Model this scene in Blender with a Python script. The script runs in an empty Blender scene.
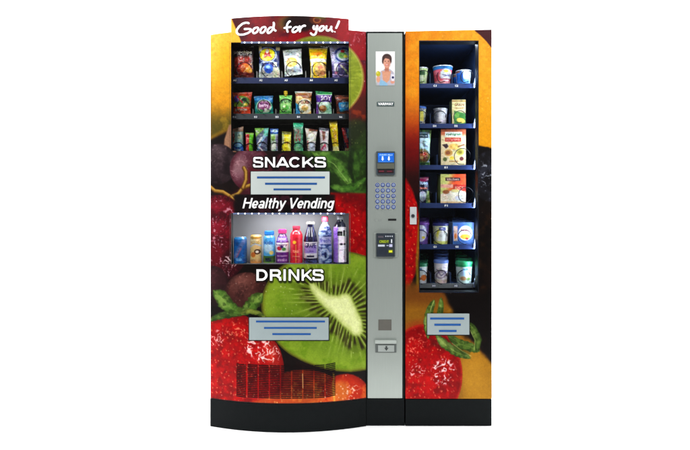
import bpy, math, random
import numpy as np
PI = math.pi
scn = bpy.context.scene
COL = scn.collection
# ------------------------------------------------------------------ scale and view
S, D, ZC = 0.0047, 2.6, 223 * 0.0047      # metres per photo pixel on the door plane, camera distance, camera height
BUL = 0.073                               # how far the main door bows out
CX, HW = 288.0, 78.0
def W(px, py, y=0.0):
    f = (D + y) / D * S
    return ((px - 345) * f, y, ZC + (203 - py) * f)
def bow(x):
    u = (x - (CX - 345) * S) / (HW * S)
    return -BUL * np.clip(1 - u * u, 0, None)
def door_pt(px, py, off=0.0):
    """point of the bowed door face; off = how far proud of it"""
    px = np.asarray(px, float); py = np.asarray(py, float)
    y = np.zeros_like(px + py) - 0.03
    for _ in range(8):
        x = (px - 345) * S * (D + y) / D
        y = bow(x) - off
    return x, y, ZC + (203 - py) * S * (D + y) / D

# ------------------------------------------------------------------ materials
def lin(c):
    c = np.asarray(c, float) / 255.0
    c = np.clip(c, 0, 1)
    return np.where(c <= 0.04045, c / 12.92, ((c + 0.055) / 1.055) ** 2.4) * TONE
TONE = 0.78           # the stage is lit a little above a white card, so paints and inks sit below their printed value
MATS = {}
def mat(name, c, rough=0.5, metal=0.0, spec=0.3, noise=0.06, scale=60, bump=0.0, stretch=None, emit=0.0, coat=0.0):
    if name in MATS: return MATS[name]
    m = bpy.data.materials.new(name); m.use_nodes = True
    nt = m.node_tree; b = nt.nodes['Principled BSDF']
    L = lin(c) / (TONE if min(c) > 236 else 1)
    b.inputs['Roughness'].default_value = rough; b.inputs['Metallic'].default_value = metal
    b.inputs['Specular IOR Level'].default_value = spec
    if coat: b.inputs['Coat Weight'].default_value = coat; b.inputs['Coat Roughness'].default_value = 0.08
    tc = nt.nodes.new('ShaderNodeTexCoord'); mp = nt.nodes.new('ShaderNodeMapping')
    if stretch: mp.inputs['Scale'].default_value = stretch
    nz = nt.nodes.new('ShaderNodeTexNoise'); nz.inputs['Scale'].default_value = scale; nz.inputs['Detail'].default_value = 4
    mx = nt.nodes.new('ShaderNodeMix'); mx.data_type = 'RGBA'
    mx.inputs['A'].default_value = (*(L * (1 - noise)), 1); mx.inputs['B'].default_value = (*np.clip(L * (1 + noise), 0, 1), 1)
    nt.links.new(tc.outputs['Object'], mp.inputs['Vector']); nt.links.new(mp.outputs[0], nz.inputs['Vector'])
    nt.links.new(nz.outputs['Fac'], mx.inputs['Factor']); nt.links.new(mx.outputs['Result'], b.inputs['Base Color'])
    if bump:
        bp = nt.nodes.new('ShaderNodeBump'); bp.inputs['Strength'].default_value = bump; bp.inputs['Distance'].default_value = 0.001
        nt.links.new(nz.outputs['Fac'], bp.inputs['Height']); nt.links.new(bp.outputs[0], b.inputs['Normal'])
    if emit:
        b.inputs['Emission Color'].default_value = (*L, 1); b.inputs['Emission Strength'].default_value = emit
    MATS[name] = m; return m
def print_mat(name, rough, spec=0.3, coat=0.0, emit=0.0, bump=0.0):
    """ink on a surface: colour attribute with a little grain"""
    m = bpy.data.materials.new(name); m.use_nodes = True
    nt = m.node_tree; b = nt.nodes['Principled BSDF']
    at = nt.nodes.new('ShaderNodeAttribute'); at.attribute_name = 'Ink'
    tc = nt.nodes.new('ShaderNodeTexCoord')
    nz = nt.nodes.new('ShaderNodeTexNoise'); nz.inputs['Scale'].default_value = 220; nz.inputs['Detail'].default_value = 3
    mr = nt.nodes.new('ShaderNodeMapRange'); mr.inputs['To Min'].default_value = 0.88; mr.inputs['To Max'].default_value = 1.12
    vm = nt.nodes.new('ShaderNodeVectorMath'); vm.operation = 'SCALE'
    nt.links.new(tc.outputs['Object'], nz.inputs['Vector']); nt.links.new(nz.outputs['Fac'], mr.inputs['Value'])
    nt.links.new(at.outputs['Color'], vm.inputs[0]); nt.links.new(mr.outputs[0], vm.inputs['Scale'])
    nt.links.new(vm.outputs[0], b.inputs['Base Color'])
    b.inputs['Roughness'].default_value = rough; b.inputs['Specular IOR Level'].default_value = spec
    if coat: b.inputs['Coat Weight'].default_value = coat; b.inputs['Coat Roughness'].default_value = 0.1
    if emit:
        nt.links.new(at.outputs['Color'], b.inputs['Emission Color']); b.inputs['Emission Strength'].default_value = emit
    if bump:
        n2 = nt.nodes.new('ShaderNodeTexNoise'); n2.inputs['Scale'].default_value = 55; n2.inputs['Detail'].default_value = 2
        bp = nt.nodes.new('ShaderNodeBump'); bp.inputs['Strength'].default_value = bump; bp.inputs['Distance'].default_value = 0.004
        nt.links.new(tc.outputs['Object'], n2.inputs['Vector'])
        nt.links.new(n2.outputs['Fac'], bp.inputs['Height']); nt.links.new(bp.outputs[0], b.inputs['Normal'])
    return m
INK = print_mat('printed_vinyl', 0.42, 0.10)
FOIL = print_mat('printed_foil', 0.3, 0.4, coat=0.15, bump=0.5)
CARD = print_mat('printed_card', 0.5, 0.3)
SHINY = print_mat('printed_gloss', 0.2, 0.5, coat=0.4)
SCREEN = print_mat('lit_screen', 0.3, 0.3, emit=0.5)
def glass_mat():
    m = bpy.data.materials.new('clear_glass'); m.use_nodes = True
    nt = m.node_tree; nt.nodes.clear()
    o = nt.nodes.new('ShaderNodeOutputMaterial'); mx = nt.nodes.new('ShaderNodeMixShader')
    t = nt.nodes.new('ShaderNodeBsdfTransparent'); t.inputs[0].default_value = (0.96, 0.97, 0.97, 1)
    g = nt.nodes.new('ShaderNodeBsdfGlossy'); g.inputs['Roughness'].default_value = 0.03
    f = nt.nodes.new('ShaderNodeFresnel'); f.inputs['IOR'].default_value = 1.35
    nt.links.new(f.outputs[0], mx.inputs[0]); nt.links.new(t.outputs[0], mx.inputs[1]); nt.links.new(g.outputs[0], mx.inputs[2])
    nt.links.new(mx.outputs[0], o.inputs[0]); return m
GLASS = glass_mat()
M_BLACK = lambda: mat('black_plastic', (30, 32, 34), 0.55, spec=0.15, bump=0.1, scale=300)
M_PLINTH = lambda: mat('plinth_black', (17, 20, 21), 0.65, spec=0.05, noise=0.12, scale=90, bump=0.15)
M_BODY = lambda: mat('cabinet_paint', (34, 34, 36), 0.5, spec=0.2)
M_LINER = lambda: mat('dark_liner', (58, 57, 56), 0.6, spec=0.15)
M_NAVY = lambda: mat('navy_liner', (44, 66, 106), 0.5, spec=0.25)
M_TRAYB = lambda: mat('blue_tray', (30, 44, 92), 0.35, metal=0.2, spec=0.4)
M_TRAYG = lambda: mat('grey_tray', (66, 72, 78), 0.4, metal=0.2, spec=0.4)
M_TRAYN = lambda: mat('navy_tray', (48, 66, 116), 0.3, metal=0.3, spec=0.4, noise=0.2, scale=8)
M_WIRE = lambda: mat('dark_wire', (18, 18, 26), 0.3, metal=0.5, spec=0.4)
M_WHITE = lambda: mat('white_lettering', (250, 250, 250), 0.5, noise=0.01)
M_PLATE = lambda: mat('pale_plate', (198, 207, 203), 0.42, spec=0.3, noise=0.03, scale=25)
M_PLATE2 = lambda: mat('grey_plate', (152, 165, 166), 0.42, spec=0.3, noise=0.04, scale=25)
M_STRIPE = lambda: mat('blue_stripe', (20, 80, 150), 0.5, noise=0.05)
M_PANEL = lambda: mat('brushed_grey', (162, 170, 164), 0.36, metal=0.35, spec=0.4, noise=0.06, scale=14, stretch=(30, 1, 0.6))
M_LIGHTGREY = lambda: mat('light_grey', (176, 184, 178), 0.4, metal=0.2, noise=0.04)
M_LED = lambda: mat('led_white', (240, 245, 255), 0.3, emit=2.2, noise=0.0)

# ------------------------------------------------------------------ noise
def hsh(ix, iy, seed):
    n = (ix.astype(np.int64) * 374761393 + iy.astype(np.int64) * 668265263 + seed * 974634777) & 0x7fffffff
    n = ((n ^ (n >> 13)) * 1274126177) & 0x7fffffff
    return ((n ^ (n >> 16)) & 0xffff) / 65535.0
def vnoise(x, y, seed=0):
    ix = np.floor(x); iy = np.floor(y); fx = x - ix; fy = y - iy
    fx = fx * fx * (3 - 2 * fx); fy = fy * fy * (3 - 2 * fy)
    a = hsh(ix, iy, seed); b = hsh(ix + 1, iy, seed); c = hsh(ix, iy + 1, seed); d = hsh(ix + 1, iy + 1, seed)
    return (a * (1 - fx) + b * fx) * (1 - fy) + (c * (1 - fx) + d * fx) * fy
def fbm(x, y, sc=1.0, seed=0, o=4):
    r = 0; a = 0.5; t = 0
    for i in range(o):
        r = r + a * vnoise(x / sc, y / sc, seed + i * 17); t += a; a *= 0.5; sc *= 0.5
    return r / t
def cells(x, y, sc, seed=0):
    """distance to the nearest jittered point and that point's random number"""
    gx = np.floor(x / sc); gy = np.floor(y / sc); best = np.full(x.shape, 9e9); idv = np.zeros(x.shape)
    for i in (-1, 0, 1):
        for j in (-1, 0, 1):
            cx = gx + i; cy = gy + j
            qx = (cx + 0.15 + 0.7 * hsh(cx, cy, seed)) * sc; qy = (cy + 0.15 + 0.7 * hsh(cx, cy, seed + 5)) * sc
            d = np.hypot(x - qx, y - qy); k = d < best
            best = np.where(k, d, best); idv = np.where(k, hsh(cx, cy, seed + 9), idv)
    return best, idv
def sm(a, b, x):
    t = np.clip((x - a) / (b - a), 0, 1); return t * t * (3 - 2 * t)

# ------------------------------------------------------------------ lettering
_tc = {}
def glyphs(s, bold=0.0, shear=0.0, spacing=1.0):
    k = (s, bold, shear, spacing)
    if k in _tc: return _tc[k]
    cu = bpy.data.curves.new('t', 'FONT'); cu.body = s; cu.offset = bold; cu.shear = shear; cu.space_character = spacing
    cu.resolution_u = 3
    o = bpy.data.objects.new('t', cu); COL.objects.link(o)
    bpy.context.view_layer.update()
    dg = bpy.context.evaluated_depsgraph_get()
    me = bpy.data.meshes.new_from_object(o.evaluated_get(dg)); me.calc_loop_triangles()
    v = np.array([q.co[:2] for q in me.vertices]); t = np.array([q.vertices[:] for q in me.loop_triangles])
    bpy.data.objects.remove(o); bpy.data.curves.remove(cu); bpy.data.meshes.remove(me)
    lo = v.min(0); hi = v.max(0); v = (v - lo) / (hi - lo); v[:, 1] = 1 - v[:, 1]
    _tc[k] = (v, t); return v, t

def arc(cx, cy, rx, ry, a0, a1, n=14):
    return [(cx + rx * math.cos(math.radians(a)), cy + ry * math.sin(math.radians(a))) for a in np.linspace(a0, a1, n)]
def smooth_path(p, it=3):
    p = np.array(p, float)
    for _ in range(it):
        q = np.empty((2 * len(p), 2)); q[0] = p[0]; q[-1] = p[-1]
        q[1:-1:2] = p[:-1] * .75 + p[1:] * .25; q[2:-1:2] = p[:-1] * .25 + p[1:] * .75; p = q
    return [tuple(v) for v in p]
SP = smooth_path([(.86, .70), (.84, .93), (.50, .93), (.13, .93), (.13, .72), (.13, .55), (.50, .51), (.88, .46), (.88, .27), (.88, .07), (.50, .07), (.11, .07), (.10, .31)])
BIG = {'S': [SP], 'N': [[(.12, 0), (.12, 1)], [(.88, 0), (.88, 1)], [(.13, 1.0), (.87, 0.0)]], 'A': [[(.09, 0), (.5, 1)], [(.5, 1), (.91, 0)], [(.25, .27), (.75, .27)]],
       'C': [arc(.52, .5, .40, .42, 38, 322, 30)], 'K': [[(.12, 0), (.12, 1)], [(.18, .34), (.88, 1)], [(.42, .52), (.92, 0)]], 'I': [[(.5, 0), (.5, 1)]],
       'D': [[(.12, 0), (.12, 1)], [(.12, .91)] + arc(.44, .5, .42, .41, 90, -90, 22) + [(.12, .09)]], 'R': [[(.12, 0), (.12, 1)], [(.12, .91)] + arc(.60, .69, .24, .22, 90, -90, 16) + [(.12, .47)], [(.6, .46), (.86, .24), (.90, 0)]]}
OV = lambda cx, cy, rx, ry: arc(cx, cy, rx, ry, 0, 360, 26)
SMALL = {'H': (.80, [[(.1, 0), (.1, 1)], [(.68, 0), (.68, 1)], [(.1, .53), (.68, .53)]]), 'e': (.61, [[(.10, .34), (.5, .34)], arc(.30, .37, .20, .30, 0, 318, 26)]),
         'a': (.60, [[(.47, 0), (.47, .50)] + arc(.29, .50, .18, .17, 0, 160, 12), OV(.27, .21, .17, .145)]), 'l': (.28, [[(.12, 0), (.12, 1)]]),
         't': (.40, [[(.17, .95), (.17, .16)] + arc(.26, .15, .09, .10, 180, 290, 7), [(.02, .67), (.34, .67)]]), 'h': (.62, [[(.1, 0), (.1, 1)], arc(.29, .46, .19, .21, 180, 0, 14) + [(.48, 0)]]),
         'n': (.62, [[(.1, 0), (.1, .74)], arc(.29, .46, .19, .21, 180, 0, 14) + [(.48, 0)]]), 'y': (.58, [[(.05, .74), (.28, .04)], [(.51, .74), (.27, -.06), (.19, -.20), (.05, -.21)]]),
         'V': (.76, [[(.06, 1), (.36, 0)], [(.36, 0), (.68, 1)]]), 'd': (.64, [[(.49, 0), (.49, 1)], OV(.28, .36, .19, .29)]), 'i': (.28, [[(.12, 0), (.12, .74)], [(.12, .86), (.12, 1)]]),
         'g': (.64, [[(.49, .74), (.49, -.04)] + arc(.29, -.04, .20, .17, 0, -150, 12), OV(.28, .38, .19, .28)]), ' ': (.3, [])}
def stroke(p, w):
    """outline of a pen stroke with square ends: two rows of points"""
    p = np.array(p, float); p = p[np.r_[True, np.linalg.norm(np.diff(p, axis=0), axis=1) > 1e-4]]; closed = len(p) > 4 and np.allclose(p[0], p[-1])
    d = np.diff(p, axis=0); d /= np.linalg.norm(d, axis=1)[:, None]; nr = np.stack([-d[:, 1], d[:, 0]], -1)
    n = np.empty_like(p); n[0] = nr[0]; n[-1] = nr[-1]; m = nr[:-1] + nr[1:]; m /= np.maximum((m * nr[1:]).sum(1), .3)[:, None]; n[1:-1] = m
    if closed: m = nr[0] + nr[-1]; m /= (m * nr[0]).sum(); n[0] = n[-1] = m
    return p + n * w / 2, p - n * w / 2
def letter_strokes(st, rects=None, r=None, w=.2, shear=0):
    out = []
    if rects:
        for ch, (x0, x1, y0, y1) in zip(st, rects):
            for p in BIG[ch]:
                a, b = stroke(p, (w if ch != 'I' else w * 11.6 / (x1 - x0))); out.append([(x0 + q[:, 0] * (x1 - x0), y1 - np.clip(q[:, 1], 0, 1) * (y1 - y0)) for q in (a, b)])
        return out
    tot = sum(SMALL[c][0] for c in st); x = 0; sx = (r[2] - r[0]) / tot
    for c in st:
        for p in SMALL[c][1]:
            a, b = stroke(p, w); out.append([(r[0] + (x + q[:, 0] + shear * q[:, 1]) * sx, r[3] - q[:, 1] * (r[3] - r[1])) for q in (a, b)])
        x += SMALL[c][0]
    return out
def gapless(name, strokes, parent):
    mb = MB()
    for k, (a, b) in enumerate(strokes):
        A = np.stack(door_pt(a[0], a[1], .0014 + .00012 * (k % 4)), -1); B = np.stack(door_pt(b[0], b[1], .0014 + .00012 * (k % 4)), -1); n = len(A)
        mb.add(np.concatenate([A, B]), [(i, i + 1, n + i + 1, n + i) for i in range(n - 1)])
    return mb.build(name, M_WHITE(), parent)
SN_R = [(253.0, 263.4, 157, 167.4), (264.8, 275.4, 157, 167.4), (275.9, 289.3, 157, 167.4), (288.8, 300.6, 157, 167.4), (302.0, 314.0, 157, 167.4), (314.4, 326.2, 157, 167.4)]
DR_R = [(256.2, 268.0, 269.4, 280.7), (269.7, 281.6, 269.4, 280.7), (283.0, 286.2, 269.4, 280.7), (288.4, 299.4, 269.4, 280.7), (301.4, 312.4, 269.4, 280.7), (312.4, 323.8, 269.4, 280.7)]

class Art:
    def __init__(s, X, Y, c=(0, 0, 0)):
        s.X = X; s.Y = Y; s.C = np.zeros(X.shape + (3,)) + np.array(c, float)
    def m(s, k, c, op=1.0):
        k = np.clip(k * op, 0, 1)[..., None]; c = np.asarray(c, float)
        s.C = s.C * (1 - k) + c * k; return s
    def ed(s, cx, cy, rx, ry, rot=0):
        a = math.radians(rot); dx = s.X - cx; dy = s.Y - cy
        u = (dx * math.cos(a) + dy * math.sin(a)) / rx; v = (-dx * math.sin(a) + dy * math.cos(a)) / ry
        return np.hypot(u, v)
    def ell(s, cx, cy, rx, ry, c, rot=0, soft=None, op=1.0):
        e = s.ed(cx, cy, rx, ry, rot); w = (soft if soft is not None else 0.5) / max(min(rx, ry), .1)
        return s.m(1 - sm(1 - w, 1 + w, e), c, op)
    def ring(s, cx, cy, rx, ry, w, c, op=1.0, rot=0):
        e = (s.ed(cx, cy, rx, ry, rot) - 1) * min(rx, ry)
        return s.m(1 - sm(w * .5 - .25, w * .5 + .25, np.abs(e)), c, op)
    def rect(s, x0, y0, x1, y1, c, soft=0.2, op=1.0):
        k = sm(x0 - soft, x0 + soft, s.X) * (1 - sm(x1 - soft, x1 + soft, s.X)) * sm(y0 - soft, y0 + soft, s.Y) * (1 - sm(y1 - soft, y1 + soft, s.Y))
        return s.m(k, c, op)
    def sdf(s, pts):
        d = np.full(s.X.shape, 9e9); ins = np.zeros(s.X.shape, bool); n = len(pts)
        for i in range(n):
            ax, ay = pts[i]; bx, by = pts[(i + 1) % n]
            ex, ey = bx - ax, by - ay; wx, wy = s.X - ax, s.Y - ay
            t = np.clip((wx * ex + wy * ey) / (ex * ex + ey * ey + 1e-9), 0, 1)
            d = np.minimum(d, np.hypot(wx - ex * t, wy - ey * t))
            c = ((ay > s.Y) != (by > s.Y)) & (s.X < (bx - ax) * (s.Y - ay) / ((by - ay) if by != ay else 1e-9) + ax)
            ins ^= c
        return np.where(ins, -d, d)
    def poly(s, pts, c, soft=0.5, op=1.0):
        return s.m(1 - sm(-soft, soft, s.sdf(pts)), c, op)
    def ldist(s, pts):
        d = np.full(s.X.shape, 9e9)
        for (ax, ay), (bx, by) in zip(pts[:-1], pts[1:]):
            ex, ey = bx - ax, by - ay; wx, wy = s.X - ax, s.Y - ay
            t = np.clip((wx * ex + wy * ey) / (ex * ex + ey * ey + 1e-9), 0, 1)
            d = np.minimum(d, np.hypot(wx - ex * t, wy - ey * t))
        return d
    def line(s, pts, w, c, soft=0.3, op=1.0):
        return s.m(1 - sm(w / 2 - soft, w / 2 + soft, s.ldist(pts)), c, op)
    def var(s, amp, sc, seed=0):
        s.C = s.C * (1 + amp * (fbm(s.X, s.Y, sc, seed)[..., None] * 2 - 1)); return s
    def text(s, st, x0, y0, x1, y1, c, bold=0.01, shear=0.0, op=1.0, spacing=1.0):
        v, t = glyphs(st, bold, shear, spacing)
        px = x0 + v[:, 0] * (x1 - x0); py = y0 + v[:, 1] * (y1 - y0)
        k = np.zeros(s.X.shape); X = s.X; Y = s.Y
        sub = np.where((X.ravel() > x0 - 1) & (X.ravel() < x1 + 1) & (Y.ravel() > y0 - 1) & (Y.ravel() < y1 + 1))[0]
        xs = X.ravel()[sub]; ys = Y.ravel()[sub]; kk = np.zeros(len(sub))
        for j, (ox, oy) in enumerate(((-.12, -.12), (.12, -.12), (-.12, .12), (.12, .12))):
            h = np.zeros(len(sub), bool); ax_ = xs + ox; ay_ = ys + oy
            for a, b, cc in t:
                x_ = (px[a], px[b], px[cc]); y_ = (py[a], py[b], py[cc])
                q = np.where((ax_ >= min(x_)) & (ax_ <= max(x_)) & (ay_ >= min(y_)) & (ay_ <= max(y_)))[0]
                if not len(q): continue
                X2 = ax_[q]; Y2 = ay_[q]
                e = [(x_[(i + 1) % 3] - x_[i]) * (Y2 - y_[i]) - (y_[(i + 1) % 3] - y_[i]) * (X2 - x_[i]) for i in range(3)]
                ins = ((e[0] >= 0) & (e[1] >= 0) & (e[2] >= 0)) | ((e[0] <= 0) & (e[1] <= 0) & (e[2] <= 0))
                h[q[ins]] = True
            kk += h * 0.25
        k.ravel()[sub] = kk
        return s.m(k, c, op)

# ------------------------------------------------------------------ object helpers
def link(name, me, parent=None, mats=(), smooth=False):
    o = bpy.data.objects.new(name, me); COL.objects.link(o)
    for m in mats: me.materials.append(m)
    if smooth: me.polygons.foreach_set('use_smooth', np.ones(len(me.polygons), bool))
    if parent is not None:
        o.parent = parent; o.matrix_parent_inverse = parent.matrix_world.inverted()
    return o
def thing(name, label, cat, loc=(0, 0, 0), group=None):
    o = bpy.data.objects.new(name, None); COL.objects.link(o); o.location = loc; o.empty_display_size = 0.05
    o['label'] = label; o['category'] = cat
    if group: o['group'] = group
    bpy.context.view_layer.update(); return o
def press(c):
    """the print's own contrast and saturation"""
    c = np.clip(np.asarray(c, float), 0, 255) / 255; c = c ** 1.16
    g = c.mean(-1, keepdims=True); return np.clip(g + (c - g) * 1.12, 0, 1) * 255
def busy(a, seed, amp=.16, k=1.0):
    """fine small print of a wrapper"""
    X, Y = a.X, a.Y; n = fbm(X, Y, 1.5, seed, 2); m = fbm(X * .8, Y * 1.6, 2.2, seed + 40, 2)
    a.C = a.C * (1 + amp * 2 * (n[..., None] - .5))
    for ch in range(3): a.C[..., ch] += 46 * k * (fbm(X, Y, 2.4, seed + 60 + ch * 9, 2) - .5) * sm(.35, .6, m)
    a.C = np.where((m > .70)[..., None], a.C * (1 - .28 * k), a.C); a.C = np.where((m < .28)[..., None], a.C * (1 - .3 * k) + 70 * k, a.C)
def quadmesh(V, F, ink=None, fmi=None, gain=1.0):
    if ink is not None: ink = press(ink)
    me = bpy.data.meshes.new('m'); V = np.asarray(V, np.float32).reshape(-1, 3); F = np.asarray(F, np.int32).reshape(-1, 4)
    me.vertices.add(len(V)); me.vertices.foreach_set('co', V.ravel())
    me.loops.add(F.size); me.loops.foreach_set('vertex_index', F.ravel())
    me.polygons.add(len(F)); me.polygons.foreach_set('loop_start', np.arange(0, F.size, 4, dtype=np.int32))
    if fmi is not None: me.polygons.foreach_set('material_index', np.asarray(fmi, np.int32))
    me.update(calc_edges=True)
    if ink is not None:
        a = me.color_attributes.new('Ink', 'FLOAT_COLOR', 'POINT')
        c = np.ones((len(V), 4), np.float32); c[:, :3] = np.clip(lin(ink).reshape(-1, 3) * gain, 0, .9); a.data.foreach_set('color', c.ravel())
    return me
def gridfaces(nr, nc, base=0, keep=None, flip=False):
    i = np.arange(nr - 1)[:, None] * nc + np.arange(nc - 1)[None, :] + base
    F = np.stack([i, i + nc, i + nc + 1, i + 1], -1)
    if flip: F = F[..., ::-1]
    if keep is not None: return F[keep]
    return F.reshape(-1, 4)

class MB:
    def __init__(s): s.V = []; s.F = []; s.M = []
    def add(s, V, F, mi=0):
        b = len(s.V); s.V += [tuple(map(float, v)) for v in V]; s.F += [tuple(int(i) + b for i in f) for f in F]; s.M += [mi] * len(F); return s
    def box(s, x0, x1, y0, y1, z0, z1, mi=0):
        x0, x1 = sorted((x0, x1)); y0, y1 = sorted((y0, y1)); z0, z1 = sorted((z0, z1))
        V = [(x, y, z) for z in (z0, z1) for y in (y0, y1) for x in (x0, x1)]
        return s.add(V, [(0, 2, 3, 1), (4, 5, 7, 6), (0, 1, 5, 4), (2, 6, 7, 3), (0, 4, 6, 2), (1, 3, 7, 5)], mi)
    def pbox(s, px0, py0, px1, py1, yf, yb, mi=0):
        """box whose front face fills the pixel rectangle at depth yf"""
        a = W(px0, py0, yf); b = W(px1, py1, yf); return s.box(a[0], b[0], yf, yb, a[2], b[2], mi)
    def tube(s, P, r, n=6, mi=0, fy=1.0, closed=False):
        P = np.asarray(P, float); N = len(P); b = len(s.V); V = []
        T = np.gradient(P, axis=0) if not closed else np.roll(P, -1, 0) - np.roll(P, 1, 0)
        up = np.array([0.31, 0.77, 0.56]); last = None
        for i in range(N):
            t = T[i] / (np.linalg.norm(T[i]) + 1e-12)
            a = (last if last is not None else up); a = a - t * a.dot(t); a /= np.linalg.norm(a) + 1e-12; last = a
            c = np.cross(t, a)
            for k in range(n):
                th = 2 * PI * k / n; d = (a * math.cos(th) + c * math.sin(th)) * (r[i] if hasattr(r, '__len__') else r)
                d[1] *= fy; V.append(P[i] + d)
        F = []
        for i in range(N if closed else N - 1):
            j = (i + 1) % N
            for k in range(n):
                k2 = (k + 1) % n; F.append((i * n + k, i * n + k2, j * n + k2, j * n + k))
        if not closed: F += [tuple(range(n))[::-1], tuple((N - 1) * n + k for k in range(n))]
        return s.add(V, F, mi)
    def lathe(s, cx, cy, prof, n=32, mi=0, capb=True, capt=True):
        """prof: (radius, z) from the bottom up"""
        V = []; F = []
        for r, z in prof:
            V += [(cx + r * math.sin(2 * PI * k / n), cy - r * math.cos(2 * PI * k / n), z) for k in range(n)]
        for i in range(len(prof) - 1):
            for k in range(n):
                k2 = (k + 1) % n; F.append((i * n + k, i * n + k2, (i + 1) * n + k2, (i + 1) * n + k))
        if capb: F.append(tuple(range(n))[::-1])
        if capt: F.append(tuple((len(prof) - 1) * n + k for k in range(n)))
        return s.add(V, F, mi)
    def disc(s, cx, cz, y0, y1, r, n=20, mi=0, r2=None):
        """short cylinder facing the viewer from y0 (front) to y1"""
        r2 = r if r2 is None else r2
        V = [(cx + r2 * math.sin(2 * PI * k / n), y0, cz + r2 * math.cos(2 * PI * k / n)) for k in range(n)]
        V += [(cx + r * math.sin(2 * PI * k / n), y1, cz + r * math.cos(2 * PI * k / n)) for k in range(n)]
        F = [tuple(range(n))] + [(k, n + k, n + (k + 1) % n, (k + 1) % n) for k in range(n)] + [tuple(range(n, 2 * n))[::-1]]
        return s.add(V, F, mi)
    def letters(s, st, px0, py0, px1, py1, y, mi=0, bold=0.012, shear=0.0, door=False, spacing=1.0):
        v, t = glyphs(st, bold, shear, spacing)
        px = px0 + v[:, 0] * (px1 - px0); py = py0 + v[:, 1] * (py1 - py0)
        if door: x, yy, z = door_pt(px, py, y)
        else:
            f = (D + y) / D * S; x = (px - 345) * f; yy = np.full_like(x, y); z = ZC + (203 - py) * f
        return s.add(np.stack([x, yy, z], -1), t, mi)
    def build(s, name, mats, parent=None, bevel=0.0, smooth=False):
        me = bpy.data.meshes.new(name); me.from_pydata(s.V, [], s.F)
        if not isinstance(mats, (list, tuple)): mats = [mats]
        me.polygons.foreach_set('material_index', s.M); me.update()
        o = link(name, me, parent, mats, smooth)
        if bevel:
            b = o.modifiers.new('b', 'BEVEL'); b.width = bevel; b.segments = 2; b.limit_method = 'ANGLE'; b.angle_limit = 0.7
        return o

# ================================================================== fruit artwork
def berry(a, k, base, seed, light=(225, 170, 120), sc=5.2, dens=1.0):
    """strawberry skin inside mask k"""
    X, Y = a.X, a.Y
    n = fbm(X, Y, 16, seed)
    a.m(k, base); a.m(k * sm(.45, .75, n), (196, 18, 18), .5); a.m(k * sm(.5, .2, n), (146, 6, 16), .5)
    wx = X + 2.2 * (vnoise(X / 6, Y / 6, seed + 1) - .5); wy = Y * .86 + 2.2 * (vnoise(X / 6, Y / 6, seed + 2) - .5)
    a.m(k * sm(.5, .75, fbm(X, Y, 4, seed + 6)), (212, 30, 24), .35); a.m(k * sm(.55, .25, fbm(X, Y, 5, seed + 7)), (96, 2, 8), .5)
    d, i = cells(wx + wy * .25, wy, sc, seed + 3)
    a.m(k * (1 - sm(.5, 1.5, d)), (136, 6, 12), .38)
    a.m(k * (1 - sm(.3, .85, d)) * sm(.05, .5, i), light, .6 * dens)
    d2, i2 = cells(wx + wy * .25 + .9, wy + .9, sc, seed + 3)
    a.m(k * (1 - sm(.3, .9, d2)) * sm(.55, .8, i2), (250, 150, 140), .4)
def squiggles(a, k, seed, thr=.60, c=(255, 232, 228), sc=3.2, op=.9):
    wx = a.X + 3.2 * (vnoise(a.X / 3.1, a.Y / 3.1, seed + 1) - .5); wy = a.Y + 3.2 * (vnoise(a.X / 2.7, a.Y / 2.7, seed + 2) - .5)
    n = np.abs(vnoise((wx + .5 * wy) / sc, (wy - .3 * wx) / (sc * 1.25), seed) - .5)
    m = fbm(a.X, a.Y, 5, seed + 8) * .6 + .4 * vnoise(a.X / 1.9, a.Y / 1.9, seed + 5)
    a.m(k * (1 - sm(.03, .12, n)) * sm(thr - .02, thr + .2, m), c, op * .9)
def specks(a, k, seed, sc=4, r=.5, c=(240, 225, 225), keepf=.5, op=.8):
    d, i = cells(a.X, a.Y, sc, seed)
    rr = r * (.5 + i)
    e = np.hypot(d, 0); dense = sm(.42, .62, fbm(a.X, a.Y, 11, seed + 2))
    a.m(k * (1 - sm(rr * .3, rr * 1.3, e)) * (i > keepf) * dense, c, op * .8)
def grape(a, cx, cy, rx, ry, base, hi, dark, rot=0, seed=0, hx=-.35, hy=-.45):
    e = a.ed(cx, cy, rx, ry, rot); k = 1 - sm(1 - .8 / rx, 1 + .8 / rx, e)
    dx = (a.X - cx) / rx; dy = (a.Y - cy) / ry; n = fbm(a.X, a.Y, 9, seed)
    a.m(k, base)
    a.m(k * (1 - sm(.1, .85, np.hypot(dx - hx, dy - hy))), hi, .7)
    a.m(k * sm(.15, 1.0, dx * .5 + dy * .8 + (n - .5) * .8), dark, .8)
    a.m(k * sm(.78, .97, e), dark, .5)
    a.m(k * sm(.5, .7, n), hi, .22); a.m(k * sm(.7, .2, fbm(a.X, a.Y, 12, seed + 30)), dark, .6); a.m(k * sm(.5, .8, fbm(a.X, a.Y, 2.6, seed + 31)), hi, .22); squiggles(a, k * (1 - sm(.4, 1.0, np.hypot(dx - hx, dy - hy))), seed + 33, .42, tuple(min(255, c * 1.25) for c in hi), 3.2, .5)
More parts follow.
